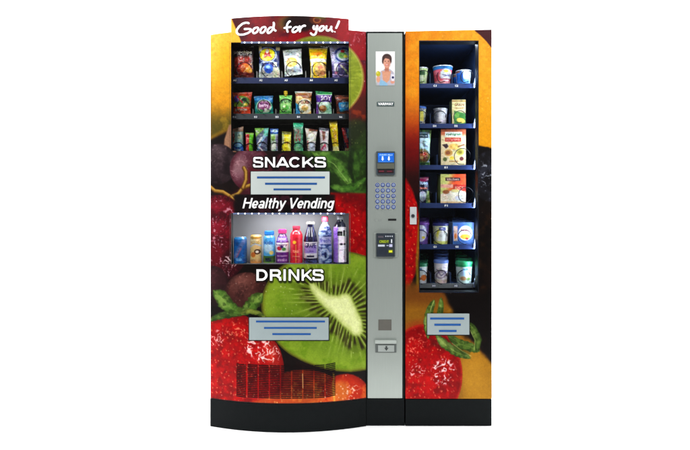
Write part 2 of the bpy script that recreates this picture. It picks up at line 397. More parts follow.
def leaf(a, p, w, c, hi, seed=0):
    """leaf along the polyline p"""
    n = len(p); d = np.full(a.X.shape, 9e9); along = np.zeros(a.X.shape)
    for i, ((ax, ay), (bx, by)) in enumerate(zip(p[:-1], p[1:])):
        ex, ey = bx - ax, by - ay; wx, wy = a.X - ax, a.Y - ay
        t = np.clip((wx * ex + wy * ey) / (ex * ex + ey * ey), 0, 1); q = np.hypot(wx - ex * t, wy - ey * t)
        k = q < d; d = np.where(k, q, d); along = np.where(k, (i + t) / (n - 1), along)
    ww = w * np.sqrt(np.clip(along * (1 - along) * 4, 0.02, 1)) * (.85 + .3 * vnoise(a.X / 2, a.Y / 2, seed))
    k = 1 - sm(-.5, .6, d - ww)
    a.m(k, c); a.m(k * sm(.35, .75, fbm(a.X, a.Y, 6, seed)), hi, .65); a.m(k * sm(.55, .3, fbm(a.X, a.Y, 3.5, seed + 3)), (30, 44, 14), .5)
    a.m(k * (1 - sm(.1, .6, d)), hi, .25); a.m(k * sm(.5, 1.0, d / (ww + .01)), (24, 36, 12), .4)

def grain(a):
    n = vnoise(a.X / .9, a.Y / .9, 301) - .5; m = fbm(a.X, a.Y, 3.0, 302, 3) - .5
    a.C = a.C * (1 + .09 * n + .08 * m)[..., None]; return a.C
def art_main(X, Y):
    a = Art(X, Y, (18, 9, 8)); n1 = fbm(X, Y, 22, 1); n2 = fbm(X, Y, 7, 2)
    a.m(sm(.5, .7, n1), (40, 16, 14), .6)
    # mango
    k = (1 - sm(-4, 4, Y - 138 + (X - 210) * .5)) * (1 - sm(-1, 1, X - 244 - 0 * Y))
    a.m(k, (240, 184, 52)); a.m(k * (1 - sm(205, 232, X + (Y - 34) * .12)), (250, 224, 132), .85); a.m(k * (1 - sm(34, 60, Y)), (240, 212, 110), .5)
    a.m(k * sm(58, 118, Y + n2 * 14), (206, 146, 36), .85); a.m(k * sm(104, 132, Y + n2 * 10), (84, 76, 24), .95)
    a.m(k * sm(.52, .7, n2), (235, 185, 70), .3); a.m(k * sm(0.5, .9, fbm(X, Y, 3, 9)), (176, 120, 30), .22)
    a.m(k * (1 - sm(210, 213, X)) * sm(60, 100, Y), (120, 80, 20), .5)
    # red skin behind the header and down the hinge side
    kr = sm(-.8, .8, X - 232 - (Y - 19) * .42) * (1 - sm(92, 108, Y))
    kr = np.where(Y < 45, kr, kr * (X > 300))
    a.m(kr, (118, 12, 28)); a.m(kr * sm(.35, .65, n1), (160, 20, 34), .8); a.m(kr * (1 - sm(236, 250, X)), (66, 14, 18), .7)
    a.m(kr * sm(.55, .8, n2), (80, 12, 40), .6)
    a.ell(287, 22, 11, 7, (120, 112, 44), rot=-25, soft=5, op=.8)
    a.m(kr * (1 - sm(.7, 1.2, a.ed(300, 23, 17, 9))), (34, 16, 14), .95); a.m(kr * (1 - sm(.8, 1.1, a.ed(318, 20, 9, 5))), (96, 50, 30), .8)
    a.ring(317, 20, 3.4, 2.6, 1.0, (190, 120, 70), .7); a.ell(321, 17, 6, 2, (96, 100, 50), soft=1.5, op=.8)
    a.m(kr * sm(330, 340, X) * (Y < 60), (152, 10, 30), .8)
    specks(a, kr * sm(325, 335, X), 31, 6, .75, (245, 215, 215), .45, .9); specks(a, kr, 32, 7, .5, (220, 120, 120), .6, .6)
    squiggles(a, kr * sm(345, 350, X) * (1 - sm(45, 56, Y)), 77, .45, (225, 190, 190), 3.4, .6)
    # dark red-brown wall under the lime
    k2 = sm(340, 350, X) * sm(84, 100, Y) * (1 - sm(118, 130, Y + (X - 350) * .3))
    a.m(k2, (84, 28, 18)); a.m(k2 * sm(.45, .7, n2), (150, 62, 26), .7)
    # lime slice
    e = a.ed(318, 78, 46.2, 42.5); k = 1 - sm(.985, 1.01, e)
    th = np.arctan2(Y - 78, X - 318)
    a.m(k, (140, 152, 44)); a.m(k * sm(.4, .8, vnoise(th * 26, e * 3, 5)), (176, 186, 76), .6); a.m(k * sm(.55, .9, fbm(X, Y, 3, 6)), (104, 122, 30), .5)
    a.m(k * sm(.93, .965, e), (182, 178, 96), .8); a.m(k * sm(.965, .99, e), (150, 90, 50), .8)
    a.m(k * (Y < 46), (104, 112, 30), .45)
    specks(a, k, 41, 4.5, .45, (225, 230, 160), .6, .6)
    # stem
    a.poly([(223.5, 152), (224.5, 139), (229, 125), (235, 123), (236, 152)], (158, 122, 98), .9); a.poly([(229, 152), (231, 138), (236, 128), (236, 152)], (120, 84, 66), .8, .6)
    # leaves at the hinge side
    k = sm(344, 350, X + (Y - 150) * .9) * sm(118, 126, Y + (362 - X) * .35) * (1 - sm(196, 204, Y)) * sm(286, 296, X)
    a.m(k, (40, 58, 20)); d, i = cells(X, Y, 6, 51); a.m(k * (1 - sm(1, 3, d)), (62, 84, 30), .5); specks(a, k, 52, 5, .4, (150, 170, 110), .55, .6)
    k = sm(284, 300, X) * sm(150, 153, Y) * (1 - sm(192, 204, Y - (X - 330) * .1)); a.m(k, (34, 52, 18), .95)
    for p, w in ((((290, 158), (300, 170), (306, 184), (316, 198)), 7), (((345, 200), (355, 194), (364, 190), (374, 186)), 7), (((298, 198), (318, 202), (338, 196), (352, 188)), 6), (((350, 192), (352, 174), (362, 158), (371, 146)), 9),
                 (((302, 150), (322, 154), (340, 168), (353, 190)), 10), (((330, 150), (344, 148), (354, 158), (358, 174)), 6)):
        leaf(a, p, w, (46, 74, 26), (84, 120, 52), int(p[0][0]))
    a.m((1 - sm(2, 6, a.ldist([(300, 178), (322, 184), (346, 196)]))) * (X > 296), (14, 22, 10), .7); a.m((1 - sm(1, 4, a.ldist([(352, 150), (350, 170), (352, 186)]))), (16, 26, 10), .6)
    leaf(a, ((312, 152), (326, 157), (340, 169), (352, 188)), 6.5, (74, 112, 44), (128, 164, 84), 77); leaf(a, ((330, 186), (342, 189), (354, 187), (366, 178)), 4, (66, 104, 40), (116, 152, 76), 78)
    a.line(((316, 154), (334, 164), (348, 182)), .8, (160, 188, 116), .5, .6)
    a.ell(356, 132, 15, 13, (46, 60, 28), soft=3, op=.75); specks(a, 1 - sm(.8, 1.1, a.ed(357, 134, 15, 14)), 53, 3.6, .5, (140, 150, 90), .45, .6)
    # grapes
    grape(a, 262, 205, 34, 22, (58, 16, 26), (100, 42, 54), (24, 8, 12), seed=3)
    grape(a, 290, 176, 26, 24, (58, 18, 28), (92, 42, 54), (22, 9, 12), seed=4)
    grape(a, 218, 164, 19, 20, (52, 38, 44), (122, 104, 108), (20, 9, 13), seed=5, hx=-.1, hy=-.5)
    grape(a, 251, 169, 21, 22, (104, 62, 74), (160, 126, 130), (66, 18, 30), seed=6, hx=-.6, hy=-.1)
    a.m((1 - sm(.5, .95, a.ed(254, 176, 13, 12))), (96, 30, 40), .7)
    a.m(sm(222, 226, X) * (1 - sm(228, 231, X)) * (1 - sm(.0, 1, np.abs(Y - 165) / 14)), (24, 14, 18), .5)
    for p in (((208, 185), (215, 191), (223, 192), (231, 197), (238, 194), (243, 188), (251, 185), (258, 186)), ((243, 188), (246, 180), (246, 172), (244, 168)), ((231, 197), (236, 203))):
        a.line(p, 4.0, (84, 56, 20), .8); a.line([(x, y - .5) for x, y in p], 2.4, (160, 122, 58), .8); a.line([(x, y - 1.1) for x, y in p], .9, (206, 176, 100), .5, .6)
    # red grape with water drops
    grape(a, 219, 238, 31, 43, (96, 12, 26), (138, 32, 52), (34, 5, 11), seed=8, hx=-.1, hy=-.5)
    k = 1 - sm(.9, 1, a.ed(219, 238, 31, 43)); specks(a, k, 61, 4.6, .6, (212, 150, 165), .5, .5); squiggles(a, k, 62, .50, (226, 186, 196), 2.6, .75)
    squiggles(a, 1 - sm(.8, 1.1, a.ed(229, 262, 10, 6)), 63, .35, (250, 235, 235), 2.4, .8)
    grape(a, 213, 286, 16, 20, (52, 24, 28), (92, 54, 60), (24, 10, 12), seed=9)
    grape(a, 247, 291, 21, 18.5, (78, 42, 38), (124, 82, 74), (34, 15, 16), seed=10, hx=-.3, hy=-.5)
    specks(a, 1 - sm(.9, 1, a.ed(247, 291, 21, 18)), 64, 3.6, .45, (210, 190, 180), .6, .6)
    a.line(((268, 284), (268, 296)), 1, (190, 180, 170), .4, .6)
    # strawberry by the drinks
    k = sm(-1, 1, X - 326 + (Y - 195) * .02) * sm(192, 196, Y + (362 - X) * .03) * (1 - sm(254, 262, Y))
    berry(a, k, (150, 7, 14), 71, (226, 160, 110), 5.6)
    a.m(k * sm(350, 366, X) * sm(.4, .6, n1), (222, 34, 34), .5); a.m(k * (1 - sm(194, 212, Y + (350 - X) * .5)), (70, 4, 10), .6); a.m(k * sm(240, 256, Y), (110, 6, 12), .5)
    # kiwi
    core = [(310, 284), (314, 284), (320, 289), (329, 295), (338, 296), (346, 293.5), (351, 297), (355, 307), (361, 321), (363, 331), (360, 336), (353, 335), (345, 327), (337, 319), (326, 309), (316, 298), (311, 290)]
    e = a.ed(340, 311, 79, 60, 10) + (n1 - .5) * .03; k = 1 - sm(.985, 1.008, e)
    cd = a.sdf(core); th = np.arctan2(Y - 310, X - 337)
    a.m(k, (112, 136, 44)); a.m(k * sm(.6, .95, e), (136, 158, 54), .8); a.m(k * sm(.5, .7, fbm(X, Y, 8, 12)), (98, 128, 26), .55)
    rim = sm(.93, .985, e); a.m(k * rim, (112, 118, 38), .8); a.m(k * sm(.972, 1.0, e), (66, 52, 24), .9)
    a.m(k * (1 - sm(4, 24, cd + 8 * (n2 - .5))), (84, 96, 30), .8)
    rng = random.Random(4); skel = [(313, 287), (324, 300), (340, 306), (350, 314), (357, 330)]
    P = []; L_ = []
    for i in range(len(core)):
        (ax, ay), (bx, by) = core[i], core[(i + 1) % len(core)]; L_.append(math.hypot(bx - ax, by - ay))
    tot = sum(L_); NR = 46
    for j in range(NR * 2):
        t = (j + .35 * rng.random()) / (NR * 2) * tot; i = 0
        while t > L_[i]: t -= L_[i]; i += 1
        (ax, ay), (bx, by) = core[i], core[(i + 1) % len(core)]; u = t / L_[i]; x0, y0 = ax + (bx - ax) * u, ay + (by - ay) * u
        best = min(((x0 - (sx + (tx - sx) * q)) ** 2 + (y0 - (sy + (ty - sy) * q)) ** 2, sx + (tx - sx) * q, sy + (ty - sy) * q) for (sx, sy), (tx, ty) in zip(skel[:-1], skel[1:]) for q in np.linspace(0, 1, 9))
        dx, dy = x0 - best[1], y0 - best[2]; ddx, ddy = x0 - 337, y0 - 309; q = math.hypot(dx, dy) + 1e-6; q2 = math.hypot(ddx, ddy); dx, dy = dx / q + 1.3 * ddx / q2, dy / q + 1.3 * ddy / q2; q = math.hypot(dx, dy); P.append((x0, y0, dx / q, dy / q))
    for j, (x0, y0, dx, dy) in enumerate(P):
        al = (X - x0) * dx + (Y - y0) * dy; ac = np.abs((X - x0) * dy - (Y - y0) * dx); r_ = rng.random()
        if j % 2:
            ln = 9 + 8 * r_; w_ = (.5 + 1.5 * np.clip(al / ln, 0, 1)) * (1 + .4 * r_)
            a.m(k * sm(.5, 2, al) * (1 - sm(ln - 3, ln + 2, al)) * (1 - sm(w_ * .5, w_, ac)), (40, 30, 16), .85)
    for j, (x0, y0, dx, dy) in enumerate(P):
        al = (X - x0) * dx + (Y - y0) * dy; ac = np.abs((X - x0) * dy - (Y - y0) * dx); r_ = rng.random()
        if not j % 2:
            ln = 20 + 26 * r_; bend = .6 * np.sin(al * .22 + r_ * 6)
            a.m(k * sm(-2, 0, al) * (1 - sm(ln * .3, ln, al)) * (1 - sm(.15, .8, ac)) * sm(.2, .5, vnoise(al / 5 + j, ac * 0, 3)), (186, 196, 130), .62)
            a.m(k * sm(-2, 0, al) * (1 - sm(ln * .8, ln * 1.5, al)) * (1 - sm(.5, 2.6, ac)), (144, 168, 66), .25)
    a.m(k * (1 - sm(-1.8, 2.0, cd + (n2 - .5) * 2)), (200, 208, 140), .95); a.m(k * (1 - sm(-5.5, -1, cd + (n2 - .5) * 4)), (226, 230, 182), .7); a.m(k * (cd < 0) * sm(.4, .9, fbm(X, Y, 2.5, 19)), (236, 238, 200), .2)
    specks(a, k * (1 - sm(290, 312, X)), 81, 6, .5, (228, 236, 190), .55, .7); specks(a, k, 82, 9, .4, (240, 240, 200), .75, .6)
    # fruit at the bottom
    e = a.ed(304, 434, 62, 64) + (n2 - .5) * .03; k = 1 - sm(.98, 1.02, e)
    a.m(k, (134, 40, 20)); a.m(k * sm(.4, .7, n2), (190, 84, 36), .8); a.m(k * sm(.5, .7, fbm(X, Y, 4, 17)), (212, 150, 70), .5); a.m(k * (1 - sm(280, 300, X)), (150, 16, 16), .6); a.m(k * sm(388, 400, Y), (206, 116, 54), .55); a.m(k * (1 - sm(380, 384, Y)), (120, 24, 18), .4)
    e = a.ed(346, 405, 27, 31) + (n2 - .5) * .04; k = 1 - sm(.96, 1.03, e); a.m(k, (176, 52, 26)); a.m(k * (1 - sm(.5, 1.1, a.ed(340, 392, 12, 14))), (206, 150, 70), .55); a.m(k * sm(.75, 1.0, e), (120, 20, 14), .5); a.m(k * sm(.45, .7, n2), (216, 120, 60), .7)
    specks(a, k, 91, 4, .7, (250, 225, 200), .4, .8); squiggles(a, k * (1 - sm(.7, 1.2, a.ed(352, 392, 9, 9))), 92, .4, (250, 230, 215), 3, .8)
    a.line(((333.5, 374), (334, 378), (333, 384), (334.5, 402)), 1.8, (214, 176, 80), .9, .7); a.line(((302.5, 374), (303, 388)), 1, (230, 210, 150), .5, .7)
    specks(a, sm(388, 392, Y) * sm(262, 270, X) * (1 - sm(345, 350, X)), 93, 4, .6, (250, 220, 140), .35, .8)
    # big strawberry with its leaves
    e = a.ed(229, 374, 55, 60) + (n1 - .5) * .04; k = 1 - sm(.98, 1.012, e)
    k = k * (1 - sm(-3, 3, (Y - 398) + (X - 252) * -.0 - (262 - X) * .35))
    berry(a, k, (156, 10, 14), 101, (238, 170, 120), 4.6)
    a.m(k * (1 - sm(.5, 1.2, a.ed(276, 350, 14, 22))), (206, 84, 62), .5); a.m(k * sm(.8, 1.0, e), (96, 6, 10), .6)
    squiggles(a, k * (1 - sm(.8, 1.1, a.ed(262, 350, 20, 12, 25))), 102, .36, (255, 236, 232), 3.0, .95); squiggles(a, k * (1 - sm(.8, 1.1, a.ed(216, 338, 9, 9))), 103, .36, (255, 214, 208), 2.8, .8)
    squiggles(a, k * (1 - sm(.8, 1.1, a.ed(236, 330, 11, 7))), 104, .42, (255, 190, 150), 2.6, .7); specks(a, k, 105, 7, .5, (255, 216, 204), .6, .6)
    leaf(a, ((208, 321), (220, 316), (232, 314), (244, 314)), 3.4, (50, 74, 28), (110, 134, 70), 7)
    leaf(a, ((214, 291), (221, 297), (228, 306), (240, 313)), 7, (84, 116, 48), (146, 168, 92), 8)
    leaf(a, ((262, 294), (257, 299), (250, 307), (242, 314)), 6.5, (84, 116, 46), (142, 164, 88), 9)
    leaf(a, ((240, 313), (250, 311), (258, 313), (266, 318)), 2.6, (120, 132, 60), (170, 180, 100), 10)
    a.ell(240, 310, 3, 3, (70, 90, 36), soft=1.5)
    # black band behind the lettering and the halo of the words
    kb = sm(232, 236, X) * (1 - sm(333, 337, X)) * sm(193, 196, Y) * (1 - sm(212.4, 213.2, Y))
    a.m(kb, (14, 8, 10), .9); a.m(kb * sm(240, 250, X) * (1 - sm(300, 312, X)) * sm(.48, .7, n2), (96, 44, 60), .55)
    for st, rr in (('SNACKS', SN_R), ('DRINKS', DR_R)):
        for ch, (x0, x1, y0, y1) in zip(st, rr):
            for p in BIG[ch]: a.m(1 - sm(1.6, 2.9, a.ldist([(x0 + u * (x1 - x0) + .3, y1 - v * (y1 - y0) + .4) for u, v in p[::3] + [p[-1]]])), (8, 5, 5), .6)
    return grain(a)

def art_side(X, Y):
    a = Art(X, Y, (13, 8, 8)); n1 = fbm(X, Y, 20, 201); n2 = fbm(X, Y, 7, 202); n3 = fbm(X, Y, 3, 203)
    a.m(sm(.55, .7, n1), (26, 14, 11), .6)
    # mango / peach
    cut = Y - (148 + 8 * (n1 - .5)) + np.where(X > 470, (491 - X) * .2, 0)
    k = 1 - sm(-1.5, 1.5, cut); a.m(k, (226, 148, 30)); a.m(k * sm(425, 480, X + n2 * 16), (240, 178, 46), .9); a.m(k * (1 - sm(404, 412, X)) , (212, 112, 26), .6)
    a.m(k * sm(.4, .75, n2), (248, 196, 74), .35); a.m(k * sm(.4, .9, n3), (212, 134, 28), .25)
    kl = (X < 440); a.m(kl * k * sm(92, 140, Y + n2 * 8), (166, 66, 20), .95); a.m(kl * sm(120, 150, Y) * (1 - sm(166, 182, Y)), (112, 14, 14), .95)
    a.m(kl * sm(150, 175, Y) * (1 - sm(190, 200, Y)), (52, 12, 12), .7)
    kr = X > 440; a.m(kr * k * sm(100, 148, Y), (232, 164, 30), .6)
    specks(a, k * kr, 211, 5, .5, (255, 224, 140), .5, .7)
    a.poly([(473, 26), (495, 26), (495, 52), (491.5, 48), (486, 41), (480, 35), (475, 31)], (74, 12, 24), .7)
    # dusky grape beside the window
    e = a.ed(492, 176, 22, 26); k = (1 - sm(.94, 1.03, e)) * kr; a.m(k, (24, 22, 26)); a.m(k * sm(.4, .7, n2), (60, 62, 74), .7)
    squiggles(a, k * (1 - sm(.6, 1.3, a.ed(486, 174, 7, 12))), 221, .42, (214, 222, 235), 2.8, .8); specks(a, k, 222, 4, .5, (170, 180, 200), .5, .6)
    k = kr * sm(205, 220, Y) * (1 - sm(288, 300, Y)); a.m(k * sm(.5, .75, n2), (52, 30, 14), .6); specks(a, k, 223, 8, .45, (210, 200, 180), .7, .7)
    # strawberry edge
    k = kl * (1 - sm(.95, 1.04, a.ed(396, 236, 24, 62) + (n2 - .5) * .06)); berry(a, k, (150, 10, 16), 231, (232, 150, 80), 4.6)
    a.line(((421, 205), (419, 230), (417, 262), (418, 292)), 3.0, (128, 112, 30), 1.2, .8)
    # golden brown lower field
    k = (1 - sm(-4, 4, X - (np.interp(Y, [282, 296, 330, 352, 366, 380], [438, 446, 460, 479, 491, 512]) + 10 * (n1 - .5)))) * sm(282, 300, Y + n2 * 10)
    a.m(k, (138, 96, 30)); a.m(k * sm(.4, .7, n1), (166, 122, 40), .8); a.m(k * (1 - sm(296, 312, Y)), (96, 52, 22), .6)
    a.m(k * sm(330, 390, Y) * sm(455, 470, X), (170, 128, 42), .8)
    a.ell(470, 372, 12, 20, (186, 142, 54), rot=-15, soft=8, op=.5)
    a.ell(420, 330, 14, 8, (150, 40, 24), soft=6, op=.6)
    # strawberry and its calyx
    e = a.ed(423, 375, 39, 50) + (n1 - .5) * .04; k = 1 - sm(.98, 1.015, e); k = k * (1 - sm(-3, 4, (X - 424) * .62 - (Y - 317)))
    berry(a, k, (154, 9, 14), 241, (240, 168, 120), 4.4); a.m(k * sm(.7, .93, e), (110, 8, 10), .45); a.m(k * sm(.93, 1.0, e), (196, 90, 50), .5)
    squiggles(a, k * (1 - sm(.8, 1.15, a.ed(443, 372, 12, 14, 20))), 242, .34, (255, 240, 240), 3.0, .95); squiggles(a, k * (1 - sm(.8, 1.1, a.ed(418, 371, 9, 9))), 243, .4, (255, 226, 222), 2.8, .8)
    squiggles(a, k * (1 - sm(.8, 1.1, a.ed(416, 345, 11, 9))), 244, .42, (255, 180, 150), 2.6, .7)
    a.poly([(424, 328), (430, 338), (446, 342), (444, 350), (432, 345)], (60, 20, 14), 2, .5)
    G1_, G2_ = (92, 116, 52), (168, 184, 116)
    leaf(a, ((428, 338), (427, 322), (430, 310), (434, 300)), 3.8, G1_, G2_, 20); leaf(a, ((434, 332), (439, 320), (441, 308), (441, 298)), 3.0, G1_, G2_, 21); a.line(((429, 318), (431, 308), (434, 301)), .8, (196, 206, 140), .4, .5)
    leaf(a, ((436, 334), (444, 344), (456, 352), (470, 358)), 4.2, G1_, G2_, 22); leaf(a, ((448, 336), (460, 344), (470, 347), (479, 351)), 4.6, (84, 108, 46), (150, 170, 96), 23)
    leaf(a, ((468, 322), (474, 330), (478, 340), (477, 352)), 3.6, (76, 98, 42), (138, 158, 88), 24); a.line(((452, 343), (462, 351), (471, 356)), .8, (196, 206, 140), .4, .6); a.line(((470, 330), (475, 340), (474, 350)), .8, (190, 200, 130), .4, .5)
    a.m((1 - sm(1.2, 3.4, a.ldist([(446, 341), (458, 350), (468, 353)]))), (40, 52, 20), .35)
    return grain(a)

# ================================================================== vending machine
Zp = lambda py, y=0.0: W(0, py, y)[2]
XL, XD, XC, XR0, XR = W(210.5, 0)[0], W(366, 0)[0], W(404.4, 0)[0], W(405.4, 0)[0], W(491.6, 0)[0]
ZPL = Zp(398.6)                               # top of the plinths
ztop_l, ztop_d, ztop_c = Zp(34.8), Zp(31.6), Zp(31.4)
ZHEAD = ZC + 181.9 * S
VM = thing('vending_machine', 'wide main vending machine with bowed fruit-covered door, snack and drink windows and grey payment column', 'vending machine', (W(307, 0)[0], 0.3, 0))
SNK = (231.0, 42.4, 349.2, 151.0); DRK = (231.2, 213.2, 348.6, 264.2)

def ztop(x):
    t = np.clip((x - XL) / (XD - XL), 0, 1); return ztop_l + (ztop_d - ztop_l) * t
def axis(a, b, cuts, step):
    out = [a]; pts = [a] + sorted(cuts) + [b]
    for p, q in zip(pts[:-1], pts[1:]):
        n = max(1, int(round((q - p) / step))); out += list(p + (q - p) * (np.arange(n) + 1) / n)
    return np.array(out)
STEP = 0.5
cx_ = axis(210.5, 366, [231.0, 349.0], STEP)
ry = axis(0, 1, [], 1)
ry = np.concatenate([axis(34, 42.4, [], STEP), axis(42.4, 390, [151.0, 213.2, 264.2], STEP)[1:], axis(390, 398.6, [], STEP)[1:]])
PX, PY = np.meshgrid(cx_, ry)
x, y, z = door_pt(PX, PY)
ptop = 203 - (ztop(x) - ZC) / S * D / (D + y)
pbot = 203 + (ZC - ZPL) / S * D / (D + y)
PYw = np.where(PY < 42.4, ptop + (42.4 - ptop) * (PY - 34) / 8.4, np.where(PY > 390, 390 + (pbot - 390) * (PY - 390) / 8.6, PY))
x, y, z = door_pt(PX, PYw)
c0 = .5 * (PX[:-1, :-1] + PX[1:, 1:]); r0 = .5 * (PY[:-1, :-1] + PY[1:, 1:])
inw = (c0 > 231) & (c0 < 349) & ((r0 < 151.0) | ((r0 > 213.2) & (r0 < 264.2)))
me = quadmesh(np.stack([x, y, z], -1), gridfaces(*PX.shape, keep=~inw), art_main(PX, PYw))
link('door_panel', me, VM, [INK], True)
# header sign, with real thickness
hx = axis(231.0, 349.0, [], STEP); hr = axis(16, 42.4, [], STEP)
PX, PY = np.meshgrid(hx, hr); x, y, z = door_pt(PX, PY, .002)
pt = 203 - (ZHEAD - ZC) / S * D / (D + y); PYw = pt + (42.4 - pt) * (PY - 16) / 26.4
x, y, z = door_pt(PX, PYw, .002); ink = art_main(PX, PYw)
nr, nc = PX.shape; V = np.stack([x, y, z], -1).reshape(-1, 3); Vb = V + np.array([0, .045, 0])
F = [gridfaces(nr, nc), gridfaces(nr, nc, nr * nc, flip=True)]
def strip(idx, flip):
    a = np.asarray(idx[:-1]); b = np.asarray(idx[1:]); q = np.stack([a, b, b + nr * nc, a + nr * nc], -1)
    return q[:, ::-1] if flip else q
F += [strip(np.arange(nc), False), strip(np.arange(nc) + (nr - 1) * nc, True), strip(np.arange(nr) * nc, True), strip(np.arange(nr) * nc + nc - 1, False)]
F = np.concatenate(F); n_f = (nr - 1) * (nc - 1); fm = np.ones(len(F), int); fm[:n_f] = 0
HEAD = link('header_sign', quadmesh(np.concatenate([V, Vb]), F, np.concatenate([ink.reshape(-1, 3)] * 2), fm), VM, [INK, M_BODY()])
# handwriting on the header
A_ = lambda p: [(230 + u / 11.13, 14 + v / 11.13) for u, v in p]
B_ = lambda p: [(288 + u / 11.13, 14 + v / 11.13) for u, v in p]
hand = [A_([(214, 112), (206, 100), (180, 96), (140, 108), (102, 140), (76, 178), (76, 210), (102, 230), (150, 230), (200, 213), (232, 190), (236, 170), (200, 166), (155, 168)]),
        A_([(300, 150), (272, 158), (254, 185), (258, 212), (275, 216), (302, 200), (318, 170), (312, 152), (292, 150)]),
        A_([(385, 142), (357, 152), (338, 180), (340, 208), (360, 212), (386, 192), (400, 162), (392, 144), (376, 146)]),
        A_([(472, 150), (446, 150), (422, 175), (416, 205), (430, 215), (455, 198), (480, 165)]), A_([(483, 88), (490, 110), (484, 150), (490, 176), (516, 190)]),
        A_([(676, 78), (656, 86), (638, 112), (630, 150), (638, 190), (646, 208)]), A_([(596, 157), (640, 150), (686, 142)]),
        B_([(100, 142), (72, 150), (48, 178), (52, 202), (76, 202), (106, 182), (118, 154), (98, 142)]), B_([(126, 128), (136, 160), (130, 205)]), B_([(132, 172), (150, 144), (178, 128), (200, 134)]),
        B_([(292, 126), (280, 152), (290, 172), (314, 160), (328, 124)]), B_([(328, 124), (322, 170), (308, 220), (286, 236), (262, 226), (248, 206)]),
        B_([(386, 132), (362, 142), (346, 166), (350, 188), (372, 188), (396, 166), (400, 140), (384, 132)]),
        B_([(432, 128), (422, 156), (430, 184), (450, 186), (476, 164), (484, 132)]), B_([(484, 132), (478, 165), (490, 192), (504, 198)]), B_([(570, 74), (556, 112), (532, 164)]), B_([(524, 194), (518, 202)])]
mb = MB()
for st in hand:
    st = np.array(st); dd = np.r_[0, np.cumsum(np.hypot(*np.diff(st, axis=0).T))]
    t = np.linspace(0, dd[-1], max(3, int(dd[-1] / .45)))
    q = np.stack([np.interp(t, dd, st[:, 0]), np.interp(t, dd, st[:, 1])], -1)
    for _ in range(2): q[1:-1] = (q[:-2] + 2 * q[1:-1] + q[2:]) / 4
    xx, yy, zz = door_pt(q[:, 0], q[:, 1], .0035)
    r = np.full(len(t), 1.08 * S); e_ = np.minimum(t, t[-1] - t) / 1.0; r *= np.sqrt(np.clip(.35 + e_, 0, 1))
    mb.tube(np.stack([xx, yy, zz], -1), r, 8, fy=.3)
mb.build('lettering', M_WHITE(), HEAD, smooth=True)
# printed words on the door
gapless('snacks_lettering', letter_strokes('SNACKS', SN_R, w=.195), VM); gapless('drinks_lettering', letter_strokes('DRINKS', DR_R, w=.195), VM)
gapless('slogan_lettering', letter_strokes('Healthy Vending', r=(242.2, 198.0, 333.6, 208.3), w=.15, shear=.22), VM)

def curved_plate(name, r, thick, m, parent, base=0.0):
    """plate of the rectangle r (pixels) that follows the door"""
    n = 24; mb = MB(); xs = np.linspace(r[0], r[2], n); V = []
    for off in (base + thick, base):
        for py in (r[1], r[3]):
            V += list(zip(*door_pt(xs, np.full(n, py), off)))
    g = lambda l, i: l * n + i; F = []
    for i in range(n - 1):
        F += [(g(1, i), g(1, i + 1), g(0, i + 1), g(0, i)), (g(2, i), g(2, i + 1), g(3, i + 1), g(3, i)), (g(0, i), g(0, i + 1), g(2, i + 1), g(2, i)), (g(1, i + 1), g(1, i), g(3, i), g(3, i + 1))]
    F += [(g(1, 0), g(0, 0), g(2, 0), g(3, 0)), (g(0, n - 1), g(1, n - 1), g(3, n - 1), g(2, n - 1))]
    return mb.add(V, F).build(name, m, parent, bevel=0.002)
def flap(r, m, lines, base=.002):
    curved_plate('flap_frame', (r[0] - .8, r[1] - .6, r[2] + .8, r[3] + .9), .002, M_BLACK(), VM)
    p = curved_plate('delivery_flap', r, .009, m, VM, base)
    for (a, b, c, d) in lines: curved_plate('stripe', (a, b, c, d), .001, M_STRIPE(), p, base + .009)
    return p
flap((251, 171.6, 329.5, 194.4), M_PLATE(), ((257, 176.4, 325, 178.5), (265, 182.7, 317, 184.8), (273.5, 188.4, 311, 190.4)))
flap((249.3, 317.6, 328.6, 340), M_PLATE2(), ((256, 320.6, 325, 322.5), (264, 327.0, 316.8, 328.9), (272.3, 333.2, 310.8, 335.1)))['label'] = 'grey flap with three blue lines under the drinks'

# window frames (reveals) and panes
def reveal(r, depth, m, name='window_frame'):
    mb = MB(); n = 20; xs = np.linspace(r[0], r[2], n)
    for py, sgn in ((r[1], 1), (r[3], -1)):
        f = door_pt(xs, np.full(n, py), 0); V = []
        for i in range(n):
            V += [(f[0][i], f[1][i] + .001, f[2][i]), (f[0][i], depth, f[2][i]), (f[0][i], depth, f[2][i] + sgn * .008), (f[0][i], f[1][i] + .001, f[2][i] + sgn * .008)]
        F = []
        for i in range(n - 1):
            for k in range(4): F.append((i * 4 + k, i * 4 + (k + 1) % 4, i * 4 + 4 + (k + 1) % 4, i * 4 + 4 + k))
        F += [(0, 1, 2, 3)[::-1], tuple(4 * (n - 1) + k for k in range(4))]; mb.add(V, F)
    for px, sgn in ((r[0], -1), (r[2], 1)):
        a = door_pt(np.array([px, px]), np.array([r[1], r[3]]), 0); mb.box(a[0][0] - .0005 * sgn, a[0][0] + sgn * .008, a[1][0] + .002, depth, a[2][0] - .0005, a[2][1] + .0005)
    return mb.build(name, m, VM)
reveal((231.2, 42.6, 348.8, 150.8), -.004, M_BLACK()); reveal((231.4, 213.4, 348.6, 264.0), -.004, mat('grey_reveal', (84, 86, 86), .5))
def pane(r, inset):
    n = 20; xs = np.linspace(r[0], r[2], n); P = [door_pt(xs, np.full(n, p), -inset) for p in (r[1], r[3])]
    V = np.stack([np.stack(q, -1) for q in P]); return link('window_glass', quadmesh(V, gridfaces(2, n)), VM, [GLASS], True)
pane((231.2, 42.6, 348.8, 150.8), .006); pane((231.4, 213.4, 348.6, 264.0), .006)

